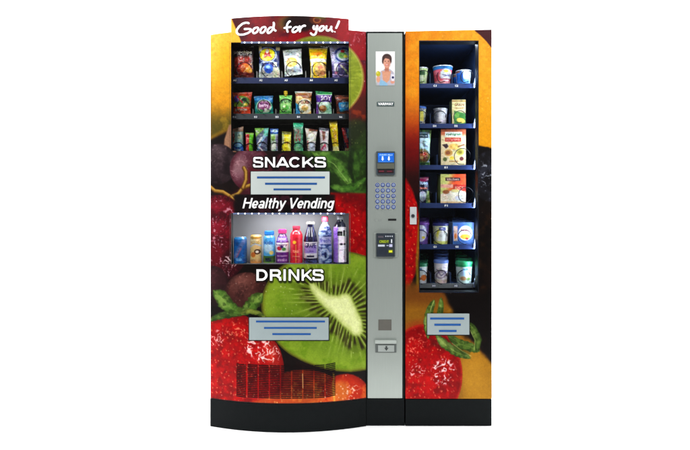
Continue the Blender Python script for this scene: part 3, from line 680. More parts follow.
# body shell: sides, back, top, bottom, divider; top and bottom caps of the bowed door
body = MB(); YB = .82; t_ = .02
body.box(XL + .001, XL + t_, .002, YB, ZPL, ztop_l - .002); body.box(XC - t_, XC - .001, .012, YB, ZPL, ztop_c - .002)
body.box(XL + t_, XC - t_, YB - t_, YB, ZPL, ztop_c - .004); body.box(XL + t_, XC - t_, .012, YB - t_, ZPL, ZPL + t_)
xs = [XL + .001, XC - .001]
body.add([(xs[0], .002, ztop_l - .002), (xs[1], .012, ztop_c - .002), (xs[1], YB, ztop_c - .002), (xs[0], YB, ztop_l - .002), (xs[0], .002, ztop_l - .02), (xs[1], .012, ztop_c - .02), (xs[1], YB, ztop_c - .02), (xs[0], YB, ztop_l - .02)],
         [(0, 1, 2, 3), (7, 6, 5, 4), (0, 4, 5, 1), (1, 5, 6, 2), (2, 6, 7, 3), (3, 7, 4, 0)])
body.build('cabinet_body', M_BODY(), VM)
def dcap(zf, name, m, th, x0=XL, x1=XD, off=0.0, parent=VM, back=0.0):
    """D-shaped slab following the bow; zf(x) gives its top"""
    n = 40; xs = np.linspace(x0, x1, n); ys = bow(xs) - off; V = []; mb = MB()
    for i in range(n):
        zt = zf(xs[i]); V += [(xs[i], ys[i], zt), (xs[i], back, zt), (xs[i], back, zt - th), (xs[i], ys[i], zt - th)]
    F = []
    for i in range(n - 1):
        for k in range(4): F.append((i * 4 + k, i * 4 + 4 + k, i * 4 + 4 + (k + 1) % 4, i * 4 + (k + 1) % 4))
    F += [(0, 1, 2, 3), tuple(4 * (n - 1) + k for k in range(4))[::-1]]
    return mb.add(V, F).build(name, m, parent)
dcap(lambda x: float(ztop(x)) - .001, 'door_top', M_BODY(), .02, off=-.001, back=.001)
dcap(lambda x: ZPL + .004, 'door_bottom', M_BLACK(), .003, off=.001)
dcap(lambda x: ZPL, 'plinth', M_PLINTH(), ZPL - .001, off=.004, back=.7)
MB().box(XD + .0005, XC, .0, .7, 0.001, ZPL - .001).build('plinth', M_PLINTH(), VM, bevel=.002)

# compartments
def liner(r, yf, yb, m, name, parent):
    a = W(r[0], r[1], yf); b = W(r[2], r[3], yf); mb = MB(); T = .006
    x0, x1, z1, z0 = a[0], b[0], a[2], b[2]
    mb.box(x0 - T, x0, yf, yb, z0 - T, z1 + T); mb.box(x1, x1 + T, yf, yb, z0 - T, z1 + T)
    mb.box(x0, x1, yf, yb, z1, z1 + T); mb.box(x0, x1, yf, yb, z0 - T, z0); mb.box(x0 - T, x1 + T, yb, yb + T, z0 - T, z1 + T)
    return mb.build(name, m, parent)
liner((227, 39.5, 353.5, 155), -.003, .32, mat('charcoal_liner', (104, 100, 96), .6, spec=.15), 'snack_compartment', VM)
liner((227, 211.5, 353, 265.0), -.003, .10, mat('grey_liner', (182, 183, 186), .5, noise=.12, scale=7), 'drinks_compartment', VM)

# leds
def leds(xs, py, y, parent, r=.85, strip_rect=None):
    p = MB().pbox(*strip_rect, y + .002, y + .010).build('led_strip', mat('led_strip_blue', (96, 112, 150), .4), parent)
    proto = None
    for px in xs:
        c = W(px, py, y)
        if proto is None:
            mb = MB(); mb.disc(0, 0, -.002, .0018, r * S, 14, r2=r * S * .7); proto = o = mb.build('led', M_LED(), None)
        else: o = proto.copy(); COL.objects.link(o)
        o.parent = p; o.location = c
    return p
def bowed_leds(xs, py, rect, parent, r=.85):
    p = curved_plate('led_strip', rect, .003, mat('led_strip_blue', (96, 112, 150), .4), parent, .0022)
    proto = None
    for px in xs:
        q = door_pt(np.array([px]), np.array([py]), .0062)
        if proto is None:
            mb = MB(); mb.disc(0, 0, -.002, .0018, r * S, 14, r2=r * S * .7); proto = o = mb.build('led', M_LED(), None)
        else: o = proto.copy(); COL.objects.link(o)
        o.parent = p; o.location = (q[0][0], q[1][0], q[2][0])
bowed_leds([244.6 + 7.15 * i for i in range(15)], 42.4, (241, 41.5, 348.6, 43.5), VM)
bowed_leds([238.2 + 6.87 * i for i in range(16)], 213.6, (233, 212.9, 345, 214.5), VM, .75)

# trays with spiral coils and price tags
def coil_pts(cxp, cyp, rp, yf, turns, pitch):
    P = []; f = (D + yf) / D * S; X0 = (cxp - 345) * f; Z0 = ZC + (203 - cyp) * f; R = rp * f
    n = 40
    for k in range(turns * n + 1):
        t = k / n; fr = t - math.floor(t); th = 2 * PI * fr
        adv = 0.5 + .5 * (sm(.66, .86, fr) - (1 - sm(0, .08, fr)))
        P.append((X0 - R * math.sin(th), yf + pitch * (math.floor(t) + adv - .5) * .999, Z0 - R * math.cos(th)))
    return np.array(P)
def tray(parent, px0, px1, pyt, pyb, yf, yb, m, lanes, tags, tagy, turns=3, dividers=(), lip=None, tagpre='A', divh=7):
    f = (D + yf) / D * S; mb = MB()
    x0 = (px0 - 345) * f; x1 = (px1 - 345) * f; zt = ZC + (203 - pyt) * f; zb = ZC + (203 - pyb) * f
    mb.box(x0, x1, yf, yf + .006, zb, zt); mb.box(x0, x1, yf + .006, yb, zt - .006, zt - .002, 1)
    for d in dividers:
        xd = (d - 345) * f; mb.box(xd - .001, xd + .001, yf + .008, yb, zt - .002, zt + divh * S, 1)
    T = mb.build('tray', [m, mat('tray_base', (150, 150, 146), .5) if parent is VM else M_NAVY()], parent)
    for (cx, cy, r) in lanes:
        MB().tube(coil_pts(cx, cy, r, yf + .010, turns, .075), .0019, 5).build('coil', M_WIRE(), T, smooth=True)
    for i, tx in enumerate(tags):
        q = MB().pbox(tx - 2.0, tagy - 1.25, tx + 2.0, tagy + 1.25, yf - .0015, yf - .0002)
        q.letters('%s%d' % (tagpre, i + 1), tx - 1.5, tagy - .95, tx + 1.5, tagy + .95, yf - .002, 1, bold=.02)
        q.build('price_tag', [mat('tag_grey', (70, 80, 108), .5), M_WHITE()], T)
    return T, zt
TY = .005
def ztray(pyt, yf=TY): return ZC + (203 - pyt) * (D + yf) / D * S
tray(VM, 227.5, 353, 77.6, 83.4, TY, .31, M_TRAYB(), [(244, 69.5, 7.5), (269, 69.5, 7.5), (293.5, 69, 7.5), (319.5, 69.5, 7.5), (344, 69.5, 7.5)], [234.6, 260.8, 286, 311.2, 336], 80.2, turns=3, dividers=(256.5, 281.5, 305.5, 329))
tray(VM, 227.5, 353, 113.6, 119.2, TY, .31, M_TRAYG(), [(243, 106.6, 6.5), (264, 106.6, 6.5), (286, 105.6, 6.8), (304.5, 106.5, 6.6), (325, 106.5, 6.6), (344, 106.5, 6.6)], [234.4, 255.7, 277, 298.6, 319.6, 340.8], 116.9, turns=2, dividers=(252.6, 275.5, 293.8, 314, 333.4), tagpre='B', divh=5)
tray(VM, 227.5, 353, 153.2, 154.6, TY, .31, M_TRAYG(), [(238, 147.5, 5.2), (249.5, 147.8, 4.4), (262, 147.2, 5.2), (274.5, 147.2, 4.8), (286.5, 147, 5.0), (298.3, 147.3, 4.8), (311, 147, 5.0), (324, 147.3, 4.8), (335.5, 147.3, 4.8), (347, 147.3, 4.5)], [], 0, turns=2)

# ---- grey payment column
PNL = MB().pbox(367.6, 33.0, 402.4, 398.4, -.006, .01).build('payment_panel', M_PANEL(), VM, bevel=.002)
tr = MB().pbox(366.1, 31.4, 367.5, 398.4, -.003, .012); tr.pbox(402.5, 31.4, 404.4, 398.4, -.003, .012); tr.pbox(367.5, 31.4, 402.5, 32.9, -.003, .012)
tr.build('panel_trim', mat('black_trim', (12, 18, 18), .5, spec=.08), VM)
def picture(name, rect, y, fn, parent, mm=INK, step=.22, c=(0, 0, 0), keep=None):
    xs = axis(rect[0], rect[2], [], step); ys = axis(rect[1], rect[3], [], step); X, Y = np.meshgrid(xs, ys)
    a = Art(X, Y, c); fn(a); f = (D + y) / D * S
    V = np.stack([(X - 345) * f, np.full(X.shape, y), ZC + (203 - Y) * f], -1)
    return link(name, quadmesh(V, gridfaces(*X.shape), a.C), parent, [mm])
def woman(a):
    bg = (176, 182, 178)
    nz = fbm(a.X, a.Y, 1.6, 5)
    a.m(sm(68, 82, a.Y) * np.clip(np.abs(a.X - 385.5) / 6 - .6, 0, 1), bg, .6)
    a.m(sm(82.5, 85.5, a.Y + 1.5 * np.abs(a.X - 386) / 10), bg, .9)
    a.poly([(377, 85), (377.5, 75), (381, 71), (385, 69), (390, 69), (393.5, 72), (395, 77), (394.5, 85)], (196, 192, 204), .5)
    a.poly([(382, 71), (391, 71), (389.5, 80), (386.5, 83), (383, 80)], (222, 168, 140), .6)
    a.poly([(379.5, 79), (384, 81), (387, 83), (388, 86), (379.5, 86)], (156, 196, 222), .6)
    a.rect(384.8, 65, 389, 72, (206, 146, 122), .5)
    a.ell(386.9, 58.4, 4.7, 4.6, (62, 36, 34), soft=.6); a.ell(383, 61, 1.0, 2.6, (62, 36, 34)); a.ell(390.8, 60.6, .8, 2.4, (62, 36, 34))
    a.ell(386.8, 62.6, 3.4, 5.0, (226, 172, 150), soft=.5); a.ell(387.6, 57.3, 3.2, 1.3, (84, 50, 44), rot=15)
    for ex in (385.2, 388.4): a.ell(ex, 61.2, .65, .38, (60, 36, 36), soft=.25)
    a.ell(386.8, 65, 1.6, .75, (196, 84, 84), soft=.3); a.ell(386.8, 64.8, 1.2, .35, (250, 240, 238), soft=.2); a.ell(386.8, 62.9, .45, .7, (206, 144, 122), soft=.3)
    a.ell(378.2, 73.8, 2.2, 2.7, (196, 188, 44), soft=.4); a.ell(377.6, 72.8, .8, .9, (226, 220, 110), soft=.4)
    a.ell(378.3, 79.2, 1.9, 3.2, (226, 172, 146), soft=.5); a.ell(392.6, 81.6, 2.2, 2.0, (222, 164, 142), soft=.5)
    a.poly([(391, 74), (394.6, 74.4), (394.2, 81), (391.4, 81)], (236, 234, 244), .4); a.ell(392.9, 77.4, 1.1, 1.2, (24, 32, 84), soft=.3)
    a.C *= (1 + .07 * (nz[..., None] - .5) * (a.C.mean(-1, keepdims=True) < 235)); a.m((1 - sm(.6, 1.1, a.ed(389.3, 63.4, 1.6, 4.6))), (176, 112, 92), .35); a.m((1 - sm(.6, 1.2, a.ed(386.4, 69.6, 2.6, 1.3))), (160, 100, 84), .45)
picture('portrait_picture', (375.7, 51.4, 394.9, 85.6), -.0075, woman, VM, CARD, c=(252, 252, 252))
bd = MB().pbox(377, 101.8, 394.2, 106, -.009, -.0055); bd = bd.build('badge', mat('badge_dark', (70, 88, 88), .4), VM)
MB().letters('VARIWAY', 378, 102.6, 393.4, 105.2, -.0096, bold=.03).build('lettering', M_WHITE(), bd)
# bill acceptor
ba = MB().pbox(376.4, 151.2, 395.0, 174.6, -.020, -.005).build('bill_acceptor', mat('slate_bezel', (62, 74, 82), .4), VM, bevel=.002)
def scr(a):
    a.var(.15, 4, 3); a.text('INSERT BILLS', 379.6, 154.0, 392.6, 155.6, (225, 240, 255), .01)
    for cx in (382.6, 388.9): a.rect(cx - .7, 156.4, cx + .7, 159.4, (250, 255, 255)); a.poly([(cx - 1.3, 158.8), (cx + 1.3, 158.8), (cx, 160.9)], (250, 255, 255), .2)
    a.rect(379, 161.4, 392.6, 161.9, (160, 200, 240), .15, .5)
picture('screen', (378, 153, 394, 162.3), -.0212, scr, ba, SCREEN, c=(44, 110, 196))
MB().pbox(377, 163.4, 394.4, 168.8, -.026, -.018).build('bill_tray', mat('olive_grey', (92, 94, 82), .5), ba, bevel=.0015)
sl = MB().pbox(377.8, 169.6, 393.8, 173.2, -.0215, -.019); sl.pbox(379, 170.6, 384, 171.8, -.0225, -.021, 1); sl.pbox(387, 170.8, 392, 171.8, -.0225, -.021, 1)
sl.build('bill_slot', [mat('slot_dark', (34, 14, 20), .5), mat('slot_red', (110, 30, 48), .5)], ba)
# keypad
kp = MB().pbox(375.0, 182.3, 396.0, 209.4, -.0075, -.0055).build('keypad', mat('keypad_grey', (166, 174, 170), .4, metal=.2), VM)
keys = '1234567890ABCDEFGH*#'
for j in range(5):
    for i in range(4):
        px, py = 377.4 + 5.35 * i, 184.9 + 5.5 * j; c = W(px, py, -.008); mb = MB()
        mb.disc(c[0], c[2], -.011, -.0072, 2.1 * S, 20, 0, r2=1.9 * S); mb.disc(c[0], c[2], -.0125, -.0111, 1.35 * S, 18, 1, r2=1.2 * S)
        mb.letters(keys[j * 4 + i], px - .45, py - .75, px + .45, py + .75, -.0130, 2, bold=.01)
        mb.build('button', [mat('key_blue', (52, 72, 146), .35), mat('key_face', (160, 176, 206), .35), mat('key_mark', (28, 40, 90), .5)], kp)
MB().pbox(374.4, 219.0, 376.0, 221.2, -.0072, -.0055).pbox(378, 219.4, 381.5, 221.0, -.0068, -.0055).build('info_sticker', mat('faint_sticker', (142, 148, 144), .5), VM)
MB().pbox(388.1, 218.7, 396.3, 220.7, -.0072, -.0055).build('coin_slot', mat('slot_black', (14, 15, 16), .5), VM)
# card reader
MB().pbox(373.4, 233.0, 398.2, 257.2, -.010, -.005).build('reader_bezel', mat('bezel_grey', (148, 156, 150), .4, metal=.2), VM, bevel=.002)
def card(a):
    a.var(.2, 3, 7); a.rect(378, 236, 383.5, 237.6, (120, 108, 116), .2, .7)
    for i in range(4): a.rect(385.3 + i * 2.1, 235.7, 386.4 + i * 2.1, 236.9, (215, 220, 228), .15)
    a.rect(379, 240, 389, 243.2, (70, 80, 30)); a.text('CREDIT', 379.4, 240.3, 388.8, 242.9, (196, 214, 60), .02)
    a.rect(391, 239.2, 392.2, 243, (235, 240, 245)); a.rect(378, 244.6, 384.8, 246.6, (206, 212, 222)); a.rect(386.5, 245.1, 388.6, 246, (190, 196, 215)); a.rect(389.2, 244.2, 392.4, 247, (208, 208, 236))
    a.rect(388.4, 249.8, 393, 253, (110, 120, 20)); a.rect(389, 250.4, 392.2, 252.4, (238, 240, 80)); a.rect(378, 248, 387, 255, (40, 48, 62), .3, .6)
cr = MB().pbox(376.4, 233.2, 394.9, 257.0, -.020, -.0095).build('card_reader', mat('reader_dark', (52, 60, 68), .4), VM, bevel=.002)
picture('reader_face', (377, 233.8, 394.3, 256.4), -.0212, card, cr, CARD, c=(50, 58, 66))
# service port, coin return
MB().pbox(378.4, 319.6, 391.5, 330.4, -.0075, -.0055).build('port_cover', mat('taupe_cover', (92, 90, 84), .5), VM, bevel=.0008)
cr = MB().pbox(375.4, 343.4, 396.4, 352.6, -.010, -.005).build('coin_return', mat('return_frame', (86, 92, 90), .45), VM, bevel=.001)
MB().pbox(374.8, 340.6, 396.6, 343.9, -.018, -.005).build('hood', M_LIGHTGREY(), cr, bevel=.002)
mb = MB().pbox(378, 345.4, 394.2, 351.9, -.0125, -.0095)
for a_, b_ in (((384.6, 345.9, 387.4, 348.2)), ) if False else []: pass
c = [W(px, py, -.0128) for px, py in ((384.2, 347.9), (388.6, 347.9), (386.4, 350.9))]; mb.add(c, [(0, 2, 1)], 1); mb.pbox(385.5, 346.0, 387.3, 348.2, -.0130, -.0124, 1)
mb.build('return_flap', [mat('flap_grey', (150, 157, 153), .4), mat('flap_mark', (54, 58, 58), .5)], cr, bevel=.0006)

# vent slots under the strawberry: nine stacks of dark louvre gaps
mb = MB()
for c in range(9):
    x0 = 236.4 + c * 11.15; x1 = x0 + (10.1 if c else 9.6)
    if c == 8: x1 = 338.5 if False else x0 + 9.8
    n = 19
    for r in range(n):
        py = 361.2 + r * 1.74; tilt = 0
        top_ = [362, 362.5, 363.6, 364.8, 365.6, 366, 366, 365.4, 363.6][c]
        tl = -1.4 if c == 8 else (.5 if c == 0 else 0)
        xs = np.array([x0, x1, x1, x0]); ys = np.array([py + .75, py + .75 + tl, py + tl - .1, py - .1]); ys = 203 + (ys - 203) * D / (D + bow((xs - 345) * S))
        V = [np.stack(door_pt(xs, ys, o), -1) for o in (.0024, .0004)]
        mb.add(np.concatenate(V), [(3, 2, 1, 0)[::-1], (4, 5, 6, 7)[::-1], (0, 1, 5, 4), (1, 2, 6, 5), (2, 3, 7, 6), (3, 0, 4, 7)])
mb.build('vent_grille', mat('vent_black', (20, 10, 12), .7, spec=.1), VM)

# ================================================================== narrow side machine
SM = thing('side_vending_machine', 'narrow companion vending machine with orange and strawberry print and one tall six-shelf window', 'vending machine', (W(448, 0)[0], .3, 0))
zl, zr = Zp(31.3), Zp(29.6)
RW = (419.0, 40.6, 478.6, 292.6)
xs = axis(405.4, 491.7, [RW[0], RW[2]], STEP); rs = np.concatenate([axis(30, RW[1], [], STEP), axis(RW[1], RW[3], [], STEP)[1:], axis(RW[3], 398.6, [], STEP)[1:]])
PX, PY = np.meshgrid(xs, rs); tp = 31.3 + (29.6 - 31.3) * (PX - 405.4) / 86.3
PYw = np.where(PY < RW[1], tp + (RW[1] - tp) * (PY - 30) / (RW[1] - 30), PY)
V = np.stack([(PX - 345) * S, np.full(PX.shape, -.002), ZC + (203 - PYw) * S], -1)
c0 = .5 * (PX[:-1, :-1] + PX[1:, 1:]); r0 = .5 * (PY[:-1, :-1] + PY[1:, 1:])
inw = (c0 > RW[0]) & (c0 < RW[2]) & (r0 > RW[1]) & (r0 < RW[3])
link('door_panel', quadmesh(V, gridfaces(*PX.shape, keep=~inw), art_side(PX, PYw)), SM, [INK])
b = MB(); b.box(XR0, XR0 + t_, 0, YB, ZPL, zl - .004); b.box(XR - t_, XR, 0, YB, ZPL, zr - .008); b.box(XR0 + t_, XR - t_, YB - t_, YB, ZPL, zl - .004); b.box(XR0 + t_, XR - t_, 0, YB - t_, ZPL, ZPL + t_)
b.add([(XR0, 0, zl - .001), (XR, 0, zr - .001), (XR, YB, zr - .001), (XR0, YB, zl - .001), (XR0, 0, zl - .02), (XR, 0, zr - .02), (XR, YB, zr - .02), (XR0, YB, zl - .02)], [(0, 1, 2, 3), (7, 6, 5, 4), (0, 4, 5, 1), (1, 5, 6, 2), (2, 6, 7, 3), (3, 7, 4, 0)])
b.build('cabinet_body', M_BODY(), SM)
MB().box(XR0, XR, -.003, .7, .001, ZPL - .003).build('plinth', M_PLINTH(), SM, bevel=.002)
fr = MB(); T = 1.2
fr.pbox(RW[0] + .05, RW[1] + .05, RW[0] + .8, RW[3] - .05, -.0025, .05); fr.pbox(RW[2] - .8, RW[1] + .05, RW[2] - .05, RW[3] - .05, -.0025, .05); fr.pbox(RW[0] + .8, RW[1] + .05, RW[2] - .8, RW[1] + .8, -.0025, .05); fr.pbox(RW[0] + .8, RW[3] - .8, RW[2] - .8, RW[3] - .05, -.0025, .05)
fr.build('window_frame', mat('window_black', (14, 18, 26), .5, spec=.15), SM)
link('window_glass', quadmesh([W(RW[0], RW[1], .004), W(RW[0], RW[3], .004), W(RW[2], RW[3], .004), W(RW[2], RW[1], .004)], [(0, 1, 2, 3)]), SM, [GLASS])
liner((414, 38.5, 481, 294), .052, .68, M_NAVY(), 'shelf_compartment', SM)
lp = MB().pbox(410.0, 207.0, 416.6, 224.4, -.008, -.0018).build('lock_plate', mat('plate_white', (206, 210, 210), .35, metal=.2), SM, bevel=.001)
c = W(412.9, 215.9, -.008); mb = MB(); mb.disc(c[0], c[2], -.014, -.0078, 1.9 * S, 22, r2=1.7 * S); mb.pbox(412.6, 214.9, 413.2, 216.9, -.0148, -.0141, 1)
mb.build('lock', [mat('lock_metal', (84, 90, 96), .3, metal=.6), mat('keyhole', (10, 10, 10), .5)], lp)
pl = MB().pbox(427.3, 313.8, 469.4, 334.8, -.011, -.002).build('delivery_flap', M_PLATE2(), SM, bevel=.002)
MB().pbox(426.7, 313.4, 470.0, 335.5, -.0045, -.0018).build('flap_frame', M_BLACK(), SM)
for r in ((430.2, 317.6, 464.2, 319.6), (434.4, 323.8, 460.8, 325.8), (439, 330, 456.6, 332)): MB().pbox(*r, -.0122, -.0108).build('stripe', M_STRIPE(), pl)
# vertical led profile at the hinge side and shelf brackets
sv = MB().pbox(477.2, 44, 478.6, 290, .056, .066).build('side_rail', mat('rail_blue', (60, 80, 130), .4, metal=.4), SM)
RY = .10
rows = [(83.4, 87.8), (123.6, 128.0), (165.0, 169.6), (203.0, 208.0), (244.2, 249.2), (283.4, 288.0)]
lanes = [[(443.5, 76.4, 6.6), (467, 76.8, 6.4), (423, 76.6, 6.4)], [(440, 117, 6.3), (460, 117, 6.3), (421, 117, 6.3)], [(462.5, 156.6, 8.2), (424, 158, 6.6)], [(466, 195.0, 7.6), (425, 196, 6.6)],
         [(440.5, 236.9, 7.0), (464.8, 236.9, 7.0), (421, 237, 6.8)], [(440.5, 276.6, 6.5), (464, 276.6, 6.5), (421, 276.6, 6.5)]]
tags = [[435, 456.6], [434.6, 456], [446], [446.2], [435, 457], [434, 456]]
divs = [(430.5, 452.5), (430.8, 450.5), (437.5,), (436.5,), (431, 451.5), (431, 451)]
for i, ((a_, b_), ln) in enumerate(zip(rows, lanes)):
    m = M_TRAYN() if i < 5 else mat('grey_lip', (118, 122, 122), .4, metal=.2)
    T, zt = tray(SM, 414.6, 475.2, a_, b_, RY, .66, m, ln, tags[i], (a_ + b_) / 2 + .1, turns=2 if i < 4 else 5, dividers=divs[i], tagpre='CDEFGH'[i], divh=11)
    br = MB(); q = [W(x_, y_, RY - .012) for x_, y_ in ((474.4, a_ + 1.5), (475.0, a_ - 3.5), (476.0, a_ - 6.5), (477.4, a_ - 8.0), (478.2, a_ - 9))]
    br.tube(q, .0035, 8); br.pbox(473.6, a_ - .5, 476.0, b_ - .5, RY - .012, RY); br.build('bracket', mat('bracket_pale', (176, 190, 214), .35, metal=.3), T, smooth=True)

# ================================================================== goods
def place(name, label, cat, cx, Z, y, group): return thing(name, label, cat, (W(cx, 0, y)[0], y, Z), group)
ST = .3
def bag(label, quad, fn, y=.03, zbase=None, name='snack_bag', cat='snack bag', group=None, depth=.03, c=(128, 128, 128), mm=FOIL, seed=1, crimp=1.0, seam=True):
    """quad: TL, TR, BR, BL in pixels"""
    (ax, ay), (bx, by), (cx, cy), (dx, dy) = quad
    w = max(abs(bx - ax), abs(cx - dx)); h = max(abs(dy - ay), abs(cy - by)); nu = int(w / ST) + 2; nv = int(h / ST) + 2
    u, v = np.meshgrid(np.linspace(0, 1, nu), np.linspace(0, 1, nv))
    X = (ax * (1 - u) + bx * u) * (1 - v) + (dx * (1 - u) + cx * u) * v; Y = (ay * (1 - u) + by * u) * (1 - v) + (dy * (1 - u) + cy * u) * v
    pin = .035 * w * np.sin(PI * v) ** .7; X = X + (.5 - u) * 2 * pin * (.8 + .5 * vnoise(v * 6, v * 0, seed)) * (1 if seam else .3)
    a = Art(X, Y, c); fn(a); busy(a, seed * 7)
    ev = np.minimum(v, 1 - v); crm = 1 - sm(.03, .09, ev)
    prof = (np.clip(1 - np.abs(2 * u - 1) ** 2.6, 0, 1)) ** .6 * sm(0.02, .30, ev)
    wr = (fbm(u * 7, v * 5, 1.0, seed) - .5) * .35 * prof + .10 * np.sin(u * 38 + seed) * np.exp(-ev * 9) * prof
    dd = depth * .5 * (prof + wr) + .0006; dd = dd + crimp * .0007 * np.sin(Y * 7) * crm
    a.C = a.C * (1 - .10 * crm[..., None] * (np.sin(Y * 7)[..., None] > 0))
    f = (D + y) / D * S; x = (X - 345) * f; z = ZC + (203 - Y) * f
    if zbase is None: zbase = z.min()
    z = z - z.min() + zbase + .0005
    mx = (x.min() + x.max()) / 2
    t = thing(name, label, cat, (mx, y, zbase), group)
    Vf = np.stack([x, y - dd, z], -1).reshape(-1, 3); Vb = np.stack([x, y + dd * .8, z], -1).reshape(-1, 3)
    n = nu * nv; F = np.concatenate([gridfaces(nv, nu), gridfaces(nv, nu, n, flip=True)])
    E = []
    for idx, fl in ((np.arange(nu), 0), (np.arange(nu) + (nv - 1) * nu, 1), (np.arange(nv) * nu, 1), (np.arange(nv) * nu + nu - 1, 0)):
        q = np.stack([idx[:-1], idx[1:], idx[1:] + n, idx[:-1] + n], -1); E.append(q[:, ::-1] if fl else q)
    F = np.concatenate([F] + E)
    back = np.zeros_like(a.C) + a.C.mean((0, 1)) * .8
    link('wrapper', quadmesh(np.concatenate([Vf, Vb]), F, np.concatenate([a.C.reshape(-1, 3), back.reshape(-1, 3)]), gain=1.4), t, [mm], True)
    return t
def carton(label, r, fn, y, depth, zbase, name='carton', cat='carton', group=None, side=(120, 120, 120), parent=None):
    xs = axis(r[0], r[2], [], ST); ys = axis(r[1], r[3], [], ST); X, Y = np.meshgrid(xs, ys); a = Art(X, Y); fn(a); busy(a, int(r[0]), .09, .5)
    f = (D + y) / D * S; x = (X - 345) * f; z = ZC + (203 - Y) * f; z = z - z.min() + zbase + .0005
    t = thing(name, label, cat, ((x.min() + x.max()) / 2, y, zbase), group)
    nr, nc = X.shape; V = np.stack([x, np.full(x.shape, y), z], -1)
    link('printed_front', quadmesh(V, gridfaces(nr, nc), a.C, gain=1.05), t, [CARD])
    MB().box(x.min(), x.max(), y + .0004, y + depth, z.min(), z.max()).build('box_body', mat('card_%d_%d_%d' % side, side, .5), t, bevel=.001)
    return t
def turned(prof_px, cx, y, zbase, fn, mm=SHINY, name='body', parent=None, n=56, c=(200, 200, 200), step=.3):
    """prof_px: (py, radius px) from top to bottom; painted body of revolution"""
    f = (D + y) / D * S; py = np.array([p[0] for p in prof_px], float); rr = np.array([p[1] for p in prof_px], float)
    dl = np.r_[0, np.cumsum(np.hypot(np.diff(py), np.diff(rr)))]; t = np.linspace(0, dl[-1], max(len(py) * 2, int(dl[-1] / step)))
    t = np.unique(np.r_[t, dl]); py = np.interp(t, dl, py); rr = np.interp(t, dl, rr)
    th = np.linspace(0, 2 * PI, n + 1); TH, P = np.meshgrid(th, py); R = np.repeat(rr[:, None], n + 1, 1)
    X = cx + R * np.sin(TH); a = Art(np.where(np.cos(TH) > 0, X, 2 * cx - X), P, c); fn(a); busy(a, int(cx), .07, .45)
    x0 = (cx - 345) * f
    V = np.stack([x0 + R * f * np.sin(TH), y - R * f * np.cos(TH), zbase + .0005 + (py.max() - P) * f], -1)
    return link(name, quadmesh(V, gridfaces(len(py), n + 1), a.C, gain=1.15), parent, [mm], True)
def plain(prof_px, cx, y, zbase, ref, m, name, parent, n=40):
    f = (D + y) / D * S; mb = MB(); pr = [(max(r, .02) * f, zbase + .0005 + (ref - p) * f) for p, r in prof_px][::-1]
    mb.lathe((cx - 345) * f, y, pr, n); return mb.build(name, m, parent, smooth=False)

# ---- top shelf bags
Z1 = ztray(77.6) - .002; G1 = 'snack bags on the top shelf'
def f(a):
    a.C[:] = (40, 22, 22); a.m(sm(53, 58, a.Y) * sm(233, 236, a.X) * (1 - sm(250, 254, a.X)), (150, 40, 30)); a.m(sm(66, 75, a.Y), (84, 26, 26), .8); a.ell(240, 61, 6, 5, (176, 56, 34), soft=3)
    a.ell(247, 67, 5.5, 4, (214, 130, 52), rot=25, soft=.8); a.ell(249, 69, 3.6, 2.4, (228, 168, 84), rot=20); a.ell(243.5, 68, 3, 2.6, (190, 90, 40), rot=-30, soft=.8); a.text('popchips', 234, 49, 252, 53.6, (244, 232, 214), .02); a.line(((244, 71), (249, 66), (252, 62)), .8, (250, 210, 150), .3, .7)
    a.text('barbeque', 235, 73.2, 243, 75, (220, 170, 120), .01, op=.7)
bag('dark red and black chip bag at the yellow fruit end of the top shelf', [(232.6, 44), (254, 44.6), (254.3, 77), (233.4, 77.4)], f, zbase=Z1, group=G1, seed=1)
def f(a):
    a.C[:] = (44, 54, 104); a.rect(257, 43, 262, 50, (226, 206, 160), .5); a.rect(276, 43, 281, 49, (226, 206, 150), .5); a.m(sm(64, 68, a.Y), (182, 186, 178)); a.rect(257, 62, 262, 70, (190, 200, 215), 1)
    a.ell(267.6, 53.4, 7.6, 6.6, (240, 216, 60)); a.poly([(264, 57), (265.5, 50), (268.5, 46.5), (270.5, 53), (272.5, 57), (268, 55)], (190, 46, 40), .4); a.ell(267.5, 50, 1.6, 2.6, (236, 220, 210))
    a.ring(267.6, 53.4, 8.8, 7.7, .8, (210, 220, 240), .8); a.ell(269, 67.5, 4.4, 4.4, (58, 104, 186)); a.ell(268.4, 66, 2.2, 1.6, (150, 190, 235)); a.rect(274, 61, 277, 65, (220, 226, 200), .3); a.line(((262, 61.5), (274, 60.5)), 1, (170, 190, 220), .3)
    a.text('puffs', 262, 70.6, 266.8, 73.5, (90, 90, 110), .02); a.rect(274.5, 66, 279, 75, (206, 196, 160), 1, .7)
bag('navy chip bag with a round yellow emblem and silver foot on the top shelf', [(258.6, 44.2), (280, 43.6), (280.4, 77), (258.4, 77.3)], f, zbase=Z1, group=G1, seed=2)
def f(a):
    a.C[:] = (208, 214, 208); a.var(.08, 4, 2); 
    for i in range(3): a.rect(285.5, 50 + i * 1.8, 297.5 - i, 51 + i * 1.8, (140, 146, 146), .3, .8)
    a.ell(292, 61.5, 5.6, 4.8, (226, 188, 104), rot=-15); a.ell(291, 60.5, 3, 2.2, (240, 212, 140), soft=1); a.rect(294, 65, 302, 70.5, (196, 204, 226), 1.5, .8); a.rect(286, 69, 291, 70, (160, 168, 170), .3, .7)
bag('white chip bag showing a single pale chip, tilted in its coil', [(282.6, 48.8), (301.6, 47), (302.8, 72.4), (284.6, 75)], f, zbase=Z1 + .012, group=G1, seed=3)
